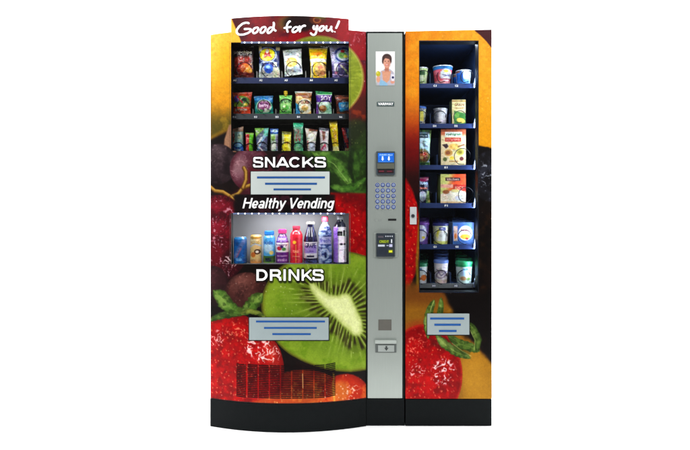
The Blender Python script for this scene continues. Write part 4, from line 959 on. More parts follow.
def f(a):
    a.C[:] = (236, 196, 44); a.rect(308, 43, 328, 47, (196, 180, 130)); a.rect(308, 57.2, 328, 60.6, (220, 218, 206), .5); a.ell(318, 52, 4.5, 3.4, (240, 168, 40), soft=1); a.text('CHIPS', 313.5, 51, 322.4, 53.8, (214, 106, 30), .02)
    a.ell(321, 68, 6.6, 7, (214, 176, 112), soft=.8); a.ell(320.5, 66, 2.6, 2, (206, 140, 110)); a.ell(323, 71, 2.8, 2, (190, 130, 90)); a.rect(311, 60.5, 313.4, 76, (222, 216, 190), .4); a.var(.1, 3, 5)
bag('yellow and white snack bag between the white bag and the lavender bag', [(308.6, 45.4), (327.6, 46), (326.4, 77), (310.4, 77)], f, zbase=Z1, group=G1, seed=4)
def f(a):
    a.C[:] = (186, 186, 214); a.ell(343.5, 53, 9, 8, (44, 60, 132)); a.ell(343.5, 53.4, 7, 6, (196, 206, 220)); a.ell(342.5, 54, 4, 3.4, (112, 160, 88)); a.ell(342.6, 49.6, 2, 1.6, (200, 40, 50)); a.ell(345.6, 55, 2, 1.5, (234, 220, 90))
    a.m(sm(60, 64, a.Y), (82, 72, 124), .9); a.rect(334, 62, 338, 69.5, (220, 220, 226), .4); a.line(((341, 64), (346, 69), (349, 73)), 1.8, (200, 200, 170)); a.line(((333, 72.4), (349, 74)), 1, (206, 190, 226), .3); a.ell(336.4, 71, 1.8, 1.3, (220, 150, 170))
bag('lavender chip bag with a blue ringed round emblem, half hidden by the window edge', [(328.8, 42.6), (351.6, 43.6), (351.8, 77), (332.4, 77)], f, zbase=Z1, group=G1, seed=5)
# ---- middle shelf
Z2 = ztray(113.6) - .002; G2 = 'small bags on the middle shelf'
def f(a):
    a.C[:] = (186, 78, 44); a.ell(242, 101, 8, 6, (104, 134, 60), soft=1); a.ell(237, 98, 2.8, 3.4, (96, 84, 160)); a.ell(236, 104, 2.4, 2, (180, 206, 60)); a.ell(245, 99, 2.4, 2, (30, 70, 50)); a.line(((238, 96), (243, 102)), 1.6, (170, 40, 50)); a.ell(246, 104, 2, 1.6, (210, 190, 60))
    a.m(sm(105.5, 107.5, a.Y), (212, 84, 52)); a.text('gummies', 235.5, 107.3, 247.5, 110.3, (248, 226, 210), .03)
bag('small orange-red bag of coloured fruit pieces on the middle shelf', [(232.4, 91.4), (252.4, 91), (250.8, 113.4), (233.2, 113.6)], f, zbase=Z2, group=G2, seed=6)
def f(a):
    a.C[:] = (36, 118, 170); a.m(sm(99, 104, a.Y), (30, 132, 128)); a.ell(264.4, 105.5, 7.6, 6.8, (190, 216, 190)); a.ell(264.4, 105, 6.6, 4.6, (150, 86, 128)); a.text('berry', 259.5, 102.6, 269.2, 107.6, (240, 200, 226), .04); a.ell(261.5, 110, 2, 1.5, (90, 190, 110)); a.ell(266, 109, 1.6, 1.4, (245, 245, 230)); a.m(sm(111, 112.5, a.Y), (40, 130, 90))
bag('small teal blue bag with a pink worded oval on the middle shelf', [(253.6, 95), (273.2, 94.6), (273.8, 113.4), (254.6, 113.6)], f, zbase=Z2, group=G2, seed=7)
def f(a):
    a.C[:] = (126, 190, 102); a.ell(285.6, 104, 5.2, 6.4, (164, 214, 140), soft=1); a.text('fruit', 281, 98, 290, 102, (50, 120, 60), .03); a.ell(285.6, 106.5, 3.4, 3, (96, 168, 80)); a.ell(284.6, 105.6, 1.4, 1.2, (214, 240, 190)); a.rect(280, 110.4, 291.4, 111.6, (70, 140, 70), .2)
t = bag('pale green squeeze pouch with a yellow screw cap', [(279.2, 94), (292.2, 94), (291.8, 113.4), (279.4, 113.4)], f, zbase=Z2, name='squeeze_pouch', cat='pouch', seed=8, crimp=0)
plain([(89.8, 1.7), (90.1, 1.9), (93.2, 1.9), (93.4, 1.2), (94.8, 1.2)], 285.7, .03, Z2, 113.4, mat('cap_yellow', (232, 196, 40), .4), 'cap', t)
def f(a):
    a.C[:] = (196, 160, 110); a.rect(295, 92, 312, 97, (146, 92, 56), 1); a.ell(299, 98, 4, 3, (226, 196, 140)); a.ell(305.4, 105, 7, 7.4, (236, 230, 206)); a.text('nuts', 301, 99.6, 309, 103, (150, 80, 50), .03); a.ell(305, 107, 3.4, 2.6, (214, 176, 110)); a.poly([(295, 101), (299, 104), (300.5, 114), (295, 114)], (64, 150, 196), .5); a.m(1 - sm(91, 92, a.Y), (220, 226, 222))
bag('small tan and cream bag with a blue lower corner on the middle shelf', [(294.8, 90), (312.2, 90.4), (311.2, 113.4), (295.4, 113.4)], f, zbase=Z2, group=G2, seed=9)
def f(a):
    a.C[:] = (206, 226, 212); a.m(1 - sm(92.6, 93.6, a.Y), (62, 158, 92)); a.rect(315, 94, 333, 101, (92, 52, 140), .4); a.text('SOY', 321, 94.8, 331.4, 99.6, (240, 226, 244), .03); a.ell(323, 107.4, 4, 3, (150, 100, 60)); a.ell(322, 106.6, 2, 1.4, (206, 160, 106)); a.m(sm(325, 328, a.X) * sm(102, 104, a.Y), (150, 210, 180), .8); a.poly([(315, 102), (318, 103), (319, 114), (315, 114)], (120, 80, 150), .5)
bag('small green and purple bag with a mint lower half on the middle shelf', [(315.4, 89.6), (332.2, 91), (332, 113.4), (316, 113.4)], f, zbase=Z2, group=G2, seed=10)
def f(a):
    a.C[:] = (118, 70, 54); a.rect(335, 95, 352, 97, (160, 96, 76), .5); a.poly([(338, 101), (352, 100), (352, 108), (340, 110)], (62, 152, 200), .4); a.text('trail', 341, 102, 349, 106, (206, 234, 246), .02); a.m(sm(109.6, 111, a.Y), (150, 84, 56)); a.var(.15, 2, 4)
bag('small brown bag with a sky blue patch, half hidden by the window edge', [(334.4, 93.2), (351.8, 93.2), (351.8, 112.6), (336.8, 112.8)], f, zbase=Z2, group=G2, seed=11)
# ---- bars
Z3 = ztray(153.2) - .002; G3 = 'snack bars on the lowest shelf of the snack window'
def bar(label, quad, fn, seed, **k): bag(label, quad, fn, zbase=Z3, name='snack_bar', cat='snack bar', group=G3, depth=.022, seed=seed, **k)
def f(a):
    a.C[:] = (158, 196, 192); a.m(1 - sm(130, 131.5, a.Y), (170, 132, 108)); a.rect(231, 131, 235, 142, (216, 190, 180), .4); a.text('CRISP', 231.4, 133, 234.8, 141, (176, 60, 60), .02)
    a.ell(238.5, 149, 6, 7.5, (46, 110, 200)); a.ell(238.5, 144.5, 3.6, 2, (150, 196, 236)); a.text('bar', 234.5, 147, 242, 150, (210, 230, 250), .03); a.ell(240, 136, 2, 3, (206, 220, 190))
bar('pale blue bar with a blue disc at its foot, by the window edge', [(231.8, 128.2), (243.6, 125.4), (243.8, 153), (232.2, 153)], f, 12)
def f(a):
    a.C[:] = (112, 190, 50); a.rect(244, 130, 249.4, 154, (196, 42, 52), .2); a.m(1 - sm(132.6, 133.4, a.Y), (150, 190, 90)); a.rect(246.2, 136, 247.8, 151, (240, 170, 170), .3, .6)
bar('red and green bar, shortest of the bars, next to the pale blue one', [(245.4, 131.8), (253.8, 131.8), (253.2, 153), (245.8, 153)], f, 13)
def f(a):
    a.C[:] = (96, 102, 128); a.m(1 - sm(130.5, 134, a.Y + (a.X - 260)), (142, 186, 84)); a.line(((257, 150), (261, 141), (268, 131)), 3.2, (150, 186, 216), .6); a.line(((258, 144), (262, 137)), 2, (236, 240, 244), .5); a.line(((259, 146), (262, 149), (265, 153)), 1.5, (214, 214, 220), .4); a.rect(264, 127, 269, 135, (120, 196, 180), 1)
bar('blue-grey bar with a lime green shoulder and a white swirl', [(254.6, 127.2), (268.8, 127), (267.4, 153), (257, 153)], f, 14)
def f(a):
    a.C[:] = (190, 214, 186); a.m(1 - sm(132.5, 134, a.Y), (44, 96, 176)); a.ell(275, 130, 3, 1.6, (200, 220, 240)); a.rect(276, 134, 279, 153, (156, 150, 176), .6); a.ell(273.4, 137, 2, 3, (150, 190, 90)); a.rect(271, 143, 276, 149, (232, 238, 220), .4)
bar('blue-topped bar with a pale green wrapper', [(270, 127.8), (278.4, 127.8), (278, 153), (271, 153)], f, 15)
def f(a):
    a.C[:] = (232, 218, 54); a.m(1 - sm(133, 134, a.Y), (120, 116, 40)); a.rect(281, 134, 284.4, 143, (196, 200, 150), .5); a.text('oat', 285, 140, 290.4, 143.5, (170, 120, 30), .02); a.rect(288.6, 134, 291.6, 153, (244, 236, 130), .5, .7)
bar('plain yellow bar with an olive top seal', [(281.8, 130.4), (291.4, 131), (291, 153), (281.6, 153)], f, 16)
def f(a):
    a.C[:] = (92, 156, 128); a.m(1 - sm(125.4, 126, a.Y), (62, 186, 146)); a.text('GRANOLA', 295.6, 128, 301, 141, (150, 60, 60), .03); a.rect(293, 128, 294.6, 146, (150, 100, 90), .3, .8); a.ell(298, 148, 3, 3, (130, 180, 140))
bar('sea-green bar with a bright green top seal and dark red wording', [(293, 121.6), (303.4, 122), (303.4, 153), (293.8, 153)], f, 17)
def f(a):
    a.C[:] = (214, 208, 196); a.m((1 - sm(129.5, 131, a.Y)) * sm(308, 310, a.X), (140, 76, 60)); a.ell(311, 136, 3, 4.5, (236, 236, 220)); a.rect(309.5, 142, 315, 151, (196, 204, 216), .6); a.line(((307, 150), (308, 140)), 1, (206, 110, 110), .3)
bar('cream silver bar with a brown-red peaked top', [(305, 127), (317.4, 129), (315, 153), (307.4, 153)], f, 18)
def f(a):
    a.C[:] = (218, 202, 204); a.m(1 - sm(129, 130, a.Y), (104, 106, 116)); a.poly([(322, 130), (325.5, 131), (325, 138), (323, 140)], (140, 90, 76), .4); a.line(((320, 151), (325, 144), (328, 150)), 1.6, (206, 96, 120), .4); a.rect(326.2, 131, 328.6, 150, (240, 236, 236), .4)
bar('white and pink bar with a grey folded top', [(319, 126.6), (329, 127.6), (328.4, 153), (320.4, 153)], f, 19)
def f(a):
    a.C[:] = (238, 208, 36); a.m(1 - sm(123.4, 124, a.Y), (178, 158, 28)); a.m(sm(143, 147, a.Y), (228, 224, 160)); a.text('BANANA', 333.4, 127, 336.6, 141, (170, 120, 20), .02)
bar('tall bright yellow bar leaning out of line, the tallest bar', [(328.8, 120), (337.2, 119.8), (339.4, 153), (333.2, 153)], f, 20)
def f(a):
    a.C[:] = (60, 46, 92); a.line(((343, 127), (346, 139), (349, 147)), 3.4, (190, 36, 52), .5); a.rect(347, 127, 352, 137, (120, 170, 170), 1); a.rect(345, 147, 350, 153, (214, 196, 140), .6)
bar('dark purple and red bar partly hidden at the hinge edge of the window', [(341.6, 127), (351.6, 126.4), (351.6, 153), (345, 153)], f, 21)

# ---- drinks
ZD = W(0, 265.0, -.003)[2]; YD = -.005
G4 = 'drinks on display behind the small window'
def drink(label, cx, name='bottle', cat='bottle'): return thing(name, label, cat, (W(cx, 0, YD)[0], YD, ZD), G4)
B0 = 264.6
t = drink('short blue soda can, first of the displayed drinks', 240.5, 'drink_can', 'can')
def f(a):
    a.C[:] = (36, 110, 178); a.m(sm(241, 237.5, a.Y), (64, 150, 206)); a.line(((236, 256), (240, 249), (245, 240)), 4, (120, 130, 176), 1.2, .8); a.line(((238, 256), (242, 248)), 1.4, (176, 110, 140), .5, .8); a.text('cola', 237, 256.5, 243.5, 260, (170, 210, 240), .02, op=.8); a.var(.2, 4, 3); a.m(1 - sm(236.3, 237, a.Y), (190, 200, 210))
turned([(236.2, 5.2), (236.6, 5.5), (238.5, 6.6), (262, 6.6), (263.8, 5.6), (264.6, 5.0)], 240.5, YD, ZD, f, parent=t)
plain([(236.5, 5.0), (236.8, 5.2)], 240.5, YD, ZD, B0, mat('can_lid', (176, 182, 190), .3, metal=.7), 'lid', t)
t = drink('narrow cream coconut drink can with a coconut picture', 256, 'drink_can', 'can')
def f(a):
    a.C[:] = (228, 198, 138); a.ell(255, 239, 4, 3, (240, 222, 176), soft=1); a.rect(251, 236, 261, 238.2, (214, 168, 84), .4); a.line(((251, 246), (256, 243), (261, 245)), 1.4, (190, 196, 206), .5); a.ring(258, 251, 2.4, 2.0, 1.3, (84, 56, 40)); a.ell(258, 251, 1.4, 1.1, (244, 240, 230)); a.ell(254, 254, 2.4, 2.6, (214, 130, 60)); a.m(sm(257, 262, a.Y), (206, 130, 70), .7); a.text('COCO', 252.4, 240.4, 259.6, 243, (150, 110, 60), .02)
turned([(234.2, 4.6), (234.6, 4.9), (236, 5.8), (262.6, 5.8), (263.8, 5.2), (264.6, 4.8)], 256, YD, ZD, f, parent=t)
plain([(234.5, 4.5), (234.8, 4.7)], 256, YD, ZD, B0, mat('can_lid', (176, 182, 190), .3, metal=.7), 'lid', t)
t = drink('pale blue plastic drink bottle with a blue cap and green foot band', 269.3)
def f(a):
    a.C[:] = (96, 170, 220); a.ell(269, 247, 4.4, 5, (196, 224, 238), soft=2); a.text('kids', 265, 240, 273.4, 243.6, (40, 90, 170), .03); a.m(sm(254.6, 255.6, a.Y), (70, 110, 50)); a.rect(266, 257, 272, 260.5, (30, 50, 60), .4); a.ell(272, 252, 2, 2, (230, 210, 130)); a.m(sm(261, 262, a.Y), (150, 176, 110)); a.m(1 - sm(235.4, 236, a.Y), (150, 196, 224))
turned([(233.6, 3.6), (235, 4.6), (237, 5.8), (240, 6.0), (262, 5.8), (264.6, 5.0)], 269.3, YD, ZD, f, parent=t)
plain([(230.4, 4.2), (231, 4.8), (234.2, 5.0), (234.4, 4.2)], 269.3, YD, ZD, B0, mat('cap_blue', (40, 120, 204), .35), 'cap', t)
t = drink('purple berry smoothie bottle with a white label and pink cap', 282.4)
def f(a):
    a.C[:] = (110, 56, 132); a.rect(274, 242, 291, 251.4, (238, 234, 234), .3); a.ell(280, 247.6, 2.4, 2, (196, 50, 80)); a.ell(284.6, 248.4, 2, 1.6, (90, 150, 80)); a.ell(282.4, 246, 1.6, 1.4, (70, 40, 110)); a.text('berry', 277, 243, 288, 245.6, (120, 50, 120), .02); a.rect(277, 236.4, 288, 240.6, (150, 120, 190), .4); a.text('juice', 278.6, 237, 286.4, 240, (230, 220, 240), .03)
    a.rect(277.6, 254.6, 287.6, 255.6, (190, 150, 200), .2); a.text('smoothie', 277.8, 257.2, 287.4, 260.4, (214, 180, 220), .02)
turned([(232.8, 3.2), (233.6, 3.4), (236, 4.6), (240, 5.6), (241.4, 6.2), (243, 6.5), (252, 6.4), (262.6, 6.4), (264.6, 5.6)], 282.4, YD, ZD, f, parent=t)
plain([(228.8, 3.4), (229.4, 4.2), (232.8, 4.3), (233, 3.4)], 282.4, YD, ZD, B0, mat('cap_pink', (206, 62, 128), .35), 'cap', t)
t = drink('red metal drink bottle with a small yellow sun mark', 296.4)
def f(a):
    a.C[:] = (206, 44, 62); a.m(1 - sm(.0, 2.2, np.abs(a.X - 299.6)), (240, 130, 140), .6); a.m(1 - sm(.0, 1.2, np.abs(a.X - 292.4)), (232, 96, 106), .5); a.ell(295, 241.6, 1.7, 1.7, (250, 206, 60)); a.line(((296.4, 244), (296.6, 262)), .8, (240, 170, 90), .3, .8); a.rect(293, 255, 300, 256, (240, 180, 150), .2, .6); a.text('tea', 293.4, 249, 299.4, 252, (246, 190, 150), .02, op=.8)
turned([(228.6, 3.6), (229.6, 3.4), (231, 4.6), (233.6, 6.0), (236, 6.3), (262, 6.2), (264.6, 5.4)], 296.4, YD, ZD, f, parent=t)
plain([(225.6, 3.4), (226, 3.8), (228.4, 3.9), (228.6, 3.4)], 296.4, YD, ZD, B0, mat('cap_rose', (190, 60, 84), .3, metal=.3), 'cap', t)
t = drink('dark glass juice bottle with a lavender and white label and a cream cap', 310.6)
def f(a):
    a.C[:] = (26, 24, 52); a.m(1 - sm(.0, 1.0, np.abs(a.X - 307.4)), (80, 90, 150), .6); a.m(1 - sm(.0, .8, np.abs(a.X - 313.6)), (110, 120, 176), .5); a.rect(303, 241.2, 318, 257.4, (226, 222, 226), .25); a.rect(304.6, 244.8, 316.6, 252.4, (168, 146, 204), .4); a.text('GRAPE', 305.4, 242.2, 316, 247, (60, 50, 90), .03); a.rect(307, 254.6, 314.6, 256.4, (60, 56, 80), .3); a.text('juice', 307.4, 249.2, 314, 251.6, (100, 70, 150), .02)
    a.m(sm(258.5, 259.5, a.Y) * sm(.45, .6, vnoise(a.X, a.Y, 4)), (110, 120, 180), .6)
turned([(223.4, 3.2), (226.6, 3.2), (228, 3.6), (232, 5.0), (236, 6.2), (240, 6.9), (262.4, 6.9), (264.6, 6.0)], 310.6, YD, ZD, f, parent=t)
plain([(221.4, 3.6), (221.8, 4.1), (223.6, 4.1), (223.8, 3.2)], 310.6, YD, ZD, B0, mat('cap_cream', (226, 206, 190), .4), 'cap', t)
t = drink('clear blue water bottle with a pink cap', 325)
def f(a):
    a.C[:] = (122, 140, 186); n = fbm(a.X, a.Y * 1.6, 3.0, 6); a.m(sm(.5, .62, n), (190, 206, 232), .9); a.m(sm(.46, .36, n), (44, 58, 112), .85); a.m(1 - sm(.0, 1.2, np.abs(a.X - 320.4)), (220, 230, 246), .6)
    a.rect(317, 236, 333, 243.4, (196, 196, 226), .5, .92); a.text('fresh', 320, 237.6, 330.4, 241.6, (110, 110, 180), .02); a.ring(325, 253, 4, 5, 1.2, (210, 222, 240), .8); a.ell(325.8, 254, 1.4, 3, (30, 40, 90))
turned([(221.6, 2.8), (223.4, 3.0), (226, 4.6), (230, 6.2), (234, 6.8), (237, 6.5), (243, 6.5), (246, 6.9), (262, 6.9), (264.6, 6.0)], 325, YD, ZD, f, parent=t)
plain([(215.8, 2.9), (216.3, 3.3), (221, 3.4), (221.4, 2.8)], 325, YD, ZD, B0, mat('cap_coral', (226, 76, 104), .35), 'cap', t)
t = drink('tall dark bottle with a purple and white label and white cap', 340)
def f(a):
    a.C[:] = (44, 46, 62); n = fbm(a.X, a.Y, 3, 9); a.m(sm(.5, .65, n), (100, 108, 124), .7); a.rect(331, 226.4, 349, 261.4, (222, 216, 226), .25); a.rect(331, 226.4, 338, 261.4, (168, 126, 214), .5); a.rect(337.6, 229.4, 347, 235.4, (232, 232, 236), .2)
    a.text('m', 337.4, 230.6, 342.6, 235.2, (20, 18, 24), .06); a.rect(343.2, 229.6, 345.0, 235.2, (20, 18, 24)); a.ell(341.4, 243.4, 1.6, 1.0, (40, 34, 50)); a.ell(344.6, 243.4, 1, 1, (60, 50, 60)); a.rect(343.6, 250, 345.2, 259, (150, 140, 160), .3, .6)
turned([(219.4, 2.8), (221, 3.2), (223.4, 5.0), (226, 6.3), (228, 6.6), (262, 6.6), (264.6, 5.8)], 340, YD, ZD, f, parent=t)
plain([(214.6, 2.8), (215.0, 3.2), (219, 3.3), (219.3, 2.8)], 340, YD, ZD, B0, mat('cap_grey', (196, 202, 210), .35), 'cap', t)

# ---- side machine goods
YG = .145
def zr_(i): return ZC + (203 - rows[i][0]) * (D + RY) / D * S - .002
def cup(label, cx, top, rt, bot, rb, i, fn, y=YG, lid=None, lidh=1.6, name='cup', cat='cup', group=None, mm=CARD, parts=True):
    t = thing(name, label, cat, (W(cx, 0, y)[0], y, zr_(i)), group)
    turned([(top, rt), (bot, rb)], cx, y, zr_(i), fn, mm, 'body', t, 40)
    if lid is not None: plain([(top - lidh, rt * .93), (top - lidh + .3, rt + .3), (top + .5, rt + .4), (top + .6, rt)], cx, y, zr_(i), bot, lid, 'lid', t)
    else: plain([(top - .4, rt * .9), (top - .2, rt + .2), (top + .5, rt + .25), (top + .6, rt - .05)], cx, y, zr_(i), bot, mat('foil_lid', (190, 196, 200), .35, metal=.4), 'lid', t)
    return t
def f(a): a.C[:] = (206, 214, 182); a.m(sm(.4, .6, vnoise(a.X * .9, a.Y * .35, 3)), (150, 176, 110), .8); a.rect(418, 70, 424, 74, (60, 100, 60), .4); a.m(1 - sm(67, 68, a.Y), (226, 232, 214))
cup('pale green and white cup on the uppermost shelf by the window edge', 421, 66.4, 6.8, 83.4, 5.4, 0, f)
def f(a):
    a.C[:] = (206, 94, 104); a.m(1 - sm(68.4, 69.4, a.Y), (44, 120, 180)); a.m(sm(432, 436, a.X) * (1 - sm(437, 439, a.X)) * (Y0 if False else 1) * sm(69, 70, a.Y) * (1 - sm(73, 75, a.Y)), (214, 110, 130)); a.ell(444.6, 74.4, 6, 6, (228, 230, 236)); a.text('noodle', 440.6, 73.2, 448.6, 76, (60, 50, 90), .03); a.ell(444.8, 70.8, 2.6, 1.4, (236, 200, 90)); a.m(sm(79.4, 80.4, a.Y), (226, 186, 186), .7); a.rect(440, 78, 450, 79, (180, 60, 80), .3)
cup('blue and pink tapered noodle cup with a white disc on the uppermost shelf', 442.6, 65.2, 9.8, 83.4, 7.6, 0, f, name='noodle_cup')
def f(a):
    a.C[:] = (226, 234, 242); a.m(1 - sm(459, 461, a.X), (44, 116, 196)); a.ell(457, 77, 5, 8, (30, 104, 190)); a.m(sm(76, 80, a.Y) * (1 - sm(466, 470, a.X)), (60, 130, 206), .8); a.m((1 - sm(71, 72.5, a.Y)) * (1 - sm(458, 459.6, a.X)), (120, 84, 72)); a.text('51', 463.4, 71.4, 468.6, 75.4, (90, 100, 130), .02)
cup('white and blue yoghurt cup on the uppermost shelf beside the noodle cup', 463.4, 69.2, 7.6, 83.4, 6.4, 0, f)
cup('blue cup showing behind the white and blue yoghurt cup', 459.6, 69.2, 6.6, 83.4, 5.8, 0, lambda a: (a.m(1.0 + 0 * a.X, (40, 100, 176)), a.m(1 - sm(71.5, 72.5, a.Y), (130, 92, 80))), y=YG + .085)
def f(a): a.C[:] = (196, 196, 170); a.m(sm(.45, .6, vnoise(a.X * .7, a.Y * .4, 5)), (120, 130, 150), .8); a.rect(419, 110, 423, 120, (226, 216, 110), .5); a.m(1 - sm(107, 107.8, a.Y), (60, 110, 190))
cup('grey and yellow cup with a blue lid on the second shelf', 419.6, 107.0, 6.4, 123.6, 5.0, 1, f, lid=mat('lid_blue', (44, 96, 180), .4))
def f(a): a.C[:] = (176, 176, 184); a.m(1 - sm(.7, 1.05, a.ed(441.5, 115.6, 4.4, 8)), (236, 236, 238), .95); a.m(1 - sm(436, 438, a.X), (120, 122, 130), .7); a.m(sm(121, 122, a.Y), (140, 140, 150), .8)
cup('silvery white blank-faced tub on the second shelf', 440.4, 107.6, 6.8, 123.6, 5.8, 1, f, mm=SHINY, name='tub', cat='tub')
def f(a):
    a.C[:] = (222, 208, 160); a.rect(452, 99, 466, 101, (170, 140, 90), .3); a.text('GRAIN', 454.6, 102.2, 464, 105, (120, 80, 50), .03); a.text('CRACKERS', 454, 106, 464.6, 108, (140, 100, 60), .02); a.m(sm(109.5, 111.5, a.Y + (a.X - 458) * -.25), (72, 134, 62)); a.ell(461, 119.4, 4.4, 2.4, (236, 206, 106), rot=15); a.ell(457, 114, 2.4, 2.4, (120, 170, 80)); a.rect(452, 108, 454, 123, (206, 190, 140), .3)
carton('narrow upright cream and green carton on the second shelf', (452, 98.6, 465.6, 123.6), f, YG - .02, .07, zr_(1), side=(96, 110, 80))
def f(a):
    a.C[:] = (186, 212, 220); a.m(1 - sm(130.6, 131.4, a.Y), (150, 190, 120)); a.rect(412, 133, 427.5, 137.4, (40, 60, 76), .3); a.text('organic', 418, 133.8, 426.8, 136.6, (206, 222, 226), .02); a.ell(422, 155.4, 7.4, 7, (120, 110, 60)); a.ell(422.6, 155, 5, 4.6, (176, 110, 70)); a.ell(424, 153.4, 1.6, 1.4, (206, 60, 50)); a.ell(421.4, 157.2, 1.6, 1.2, (220, 190, 120)); a.m(sm(161, 162, a.Y), (60, 110, 60)); a.m(sm(428.6, 430.4, a.X), (170, 200, 130))
bag('pale blue food bag with a round dish picture on the third shelf', [(410, 128.6), (431.6, 129), (430, 165), (410.6, 165)], f, y=YG, zbase=zr_(2), depth=.05, seed=31)
def f(a):
    a.C[:] = (232, 214, 172); a.m(1 - sm(133, 136, a.Y), (214, 122, 84)); a.rect(445, 131.2, 462, 136.2, (240, 240, 228), .3); a.text('multigrain', 446, 132.2, 461.4, 135.4, (50, 120, 70), .03); a.rect(445, 137, 461, 141, (186, 50, 40), .3); a.text('SALT & PEPPER', 446, 138, 460, 140, (244, 200, 180), .02)
    a.ell(454, 146, 5.4, 3, (236, 196, 110)); a.poly([(442, 144), (447, 143), (448.5, 146), (446, 148)], (60, 30, 40), .4); a.ell(448.6, 152, 4, 3.4, (206, 160, 90)); a.ell(448, 152, 2.4, 2, (150, 90, 50)); a.ell(460, 151.4, 4, 3.4, (206, 196, 100)); a.ell(460, 151.4, 2.4, 2, (170, 150, 60)); a.ell(445, 158.6, 2, 2, (100, 110, 60)); a.ell(452, 157.4, 2.4, 1.8, (240, 210, 90)); a.ell(461.6, 158, 2, 2, (120, 50, 50)); a.rect(449, 160, 458, 161.4, (190, 150, 90), .3); a.line(((458, 146), (464, 144)), 1.2, (150, 90, 60), .4)
carton('cream cracker box with a red banner and small dish pictures on the third shelf', (441, 128.6, 465.8, 165), f, YG - .02, .07, zr_(2), name='cracker_box', cat='box', side=(120, 110, 90))
def f(a):
    a.C[:] = (24, 30, 60); a.ell(424, 179, 6, 2.6, (190, 60, 110), rot=-15, soft=1, op=.8); a.text('bites', 416, 180.4, 427.6, 184.4, (190, 216, 250), .04); a.rect(412, 187, 427, 189, (190, 110, 90), .5); a.ell(421, 196, 5, 5.6, (216, 226, 236), soft=.8); a.m(sm(425, 426.6, a.X) * sm(190, 191, a.Y), (130, 150, 90)); a.ell(429, 200.6, 1.4, 1, (220, 190, 120))
bag('dark navy food bag with pink and white wording on the fourth shelf', [(410, 177), (428.8, 176.6), (430.4, 203), (410.6, 203)], f, y=YG, zbase=zr_(3), depth=.05, seed=32)
def f(a):
    a.C[:] = (222, 92, 44); a.m(1 - sm(446, 456, a.X + (a.Y - 180) * .3), (206, 206, 130)); a.rect(445.4, 177.2, 460.4, 180.6, (60, 30, 34), .3); a.text('kitchen', 447, 177.6, 459, 180.2, (220, 190, 170), .02); a.rect(440, 184, 453, 187.4, (226, 170, 150), .4); a.rect(453.4, 184.4, 466, 190.4, (186, 46, 34), .4); a.text('RICE', 455, 186, 464, 189, (236, 190, 160), .02)
    a.poly([(440, 194), (448, 191), (458, 189), (467, 192), (467, 204), (440, 204)], (236, 226, 204), .6); a.ell(446, 191.6, 3.4, 2, (150, 90, 50)); a.ell(455, 190.4, 4, 1.6, (206, 190, 130)); a.ell(459, 197.6, 4, 2.4, (210, 206, 214)); a.m(sm(200.6, 201.6, a.Y), (230, 196, 150)); specks(a, sm(192, 194, a.Y), 9, 2.4, .5, (196, 150, 90), .4, .7)
carton('orange and pale green rice meal box on the fourth shelf', (440.6, 173.8, 465.8, 203), f, YG - .02, .10, zr_(3), name='meal_box', cat='box', side=(150, 166, 92))
# receding rows of cups
G5, G6 = 'tubs in rows on the fifth shelf', 'cups in rows on the bottom shelf'
def rowof(labels, mk, n, pitch=.125):
    for k in range(n): mk(labels[k], YG + k * pitch)
OR = ['front', 'second', 'third', 'fourth', 'fifth']
def lab(s, n): return [s % ('front' if k == 0 else OR[k] + ' from the front') for k in range(n)]
def f1(a): a.C[:] = (110, 84, 150); a.ell(419.6, 233, 6.2, 8.6, (226, 226, 240)); a.ell(416.5, 237.5, 1.5, 1.3, (220, 200, 60)); a.ell(422.5, 237.5, 1.5, 1.3, (220, 200, 60)); a.rect(417, 229, 423, 231, (150, 150, 200), .3)
rowof(lab('%s purple-lidded white tub on the fifth shelf', 4), lambda l, y: cup(l, 421.5, 224.5, 7.4, 244.2, 6.4, 4, f1, y=y, lid=mat('lid_purple', (110, 60, 150), .4), lidh=2, name='tub', cat='tub', group=G5), 4)
def f2(a): a.C[:] = (196, 200, 170); a.ell(441.5, 235, 6.4, 8.8, (234, 236, 232)); a.m((1 - sm(.9, 1, a.ed(441.5, 235, 6.4, 8.8))) * (1 - sm(436, 440, a.X + (a.Y - 232) * .3)), (220, 214, 70)); a.rect(438, 227.4, 444.6, 230.4, (40, 50, 120), .4); a.text('dip', 439, 227.8, 443.6, 230, (220, 220, 250), .02); a.m(sm(240.5, 241.5, a.Y), (206, 206, 110), .8)
rowof(lab('%s navy-lidded yellow and white tub on the fifth shelf', 4), lambda l, y: cup(l, 440.6, 225.4, 7.8, 244.2, 6.8, 4, f2, y=y, lid=mat('lid_navy', (40, 46, 110), .4), lidh=2, name='tub', cat='tub', group=G5), 4)
def f3(a): a.C[:] = (76, 112, 168); a.ell(465.4, 233, 7, 7.4, (236, 230, 230)); a.ell(465.4, 236.6, 5, 2.6, (226, 180, 70)); a.ell(467, 238.6, 1.5, 1, (180, 60, 50)); a.text('hummus', 461, 228.6, 470, 231, (190, 90, 90), .02); a.rect(453.6, 226, 457.6, 241, (226, 196, 186), .4); a.ell(455.6, 236, 1.4, 2.6, (220, 140, 80))
rowof(lab('%s steel blue box with white oval on the fifth shelf', 4), lambda l, y: carton(l, (452.8, 222.4, 474.0, 244.2), f3, y - .03, .11, zr_(4), name='meal_box', cat='box', group=G5, side=(92, 124, 168)), 4)
def f4(a): a.C[:] = (222, 228, 226); a.m(1 - sm(266.6, 267.4, a.Y), (40, 124, 82)); a.rect(415, 268.4, 421, 271, (120, 160, 200), .4); a.ell(423, 278, 3, 3, (214, 130, 70)); a.ell(418, 279, 2, 2, (170, 110, 60))
rowof(lab('%s dark-green-lidded cup by the window edge, bottom shelf', 4), lambda l, y: cup(l, 420.6, 265.4, 7.0, 283.4, 5.8, 5, f4, y=y, lid=mat('lid_green', (30, 120, 76), .4), lidh=1.8, group=G6), 4)
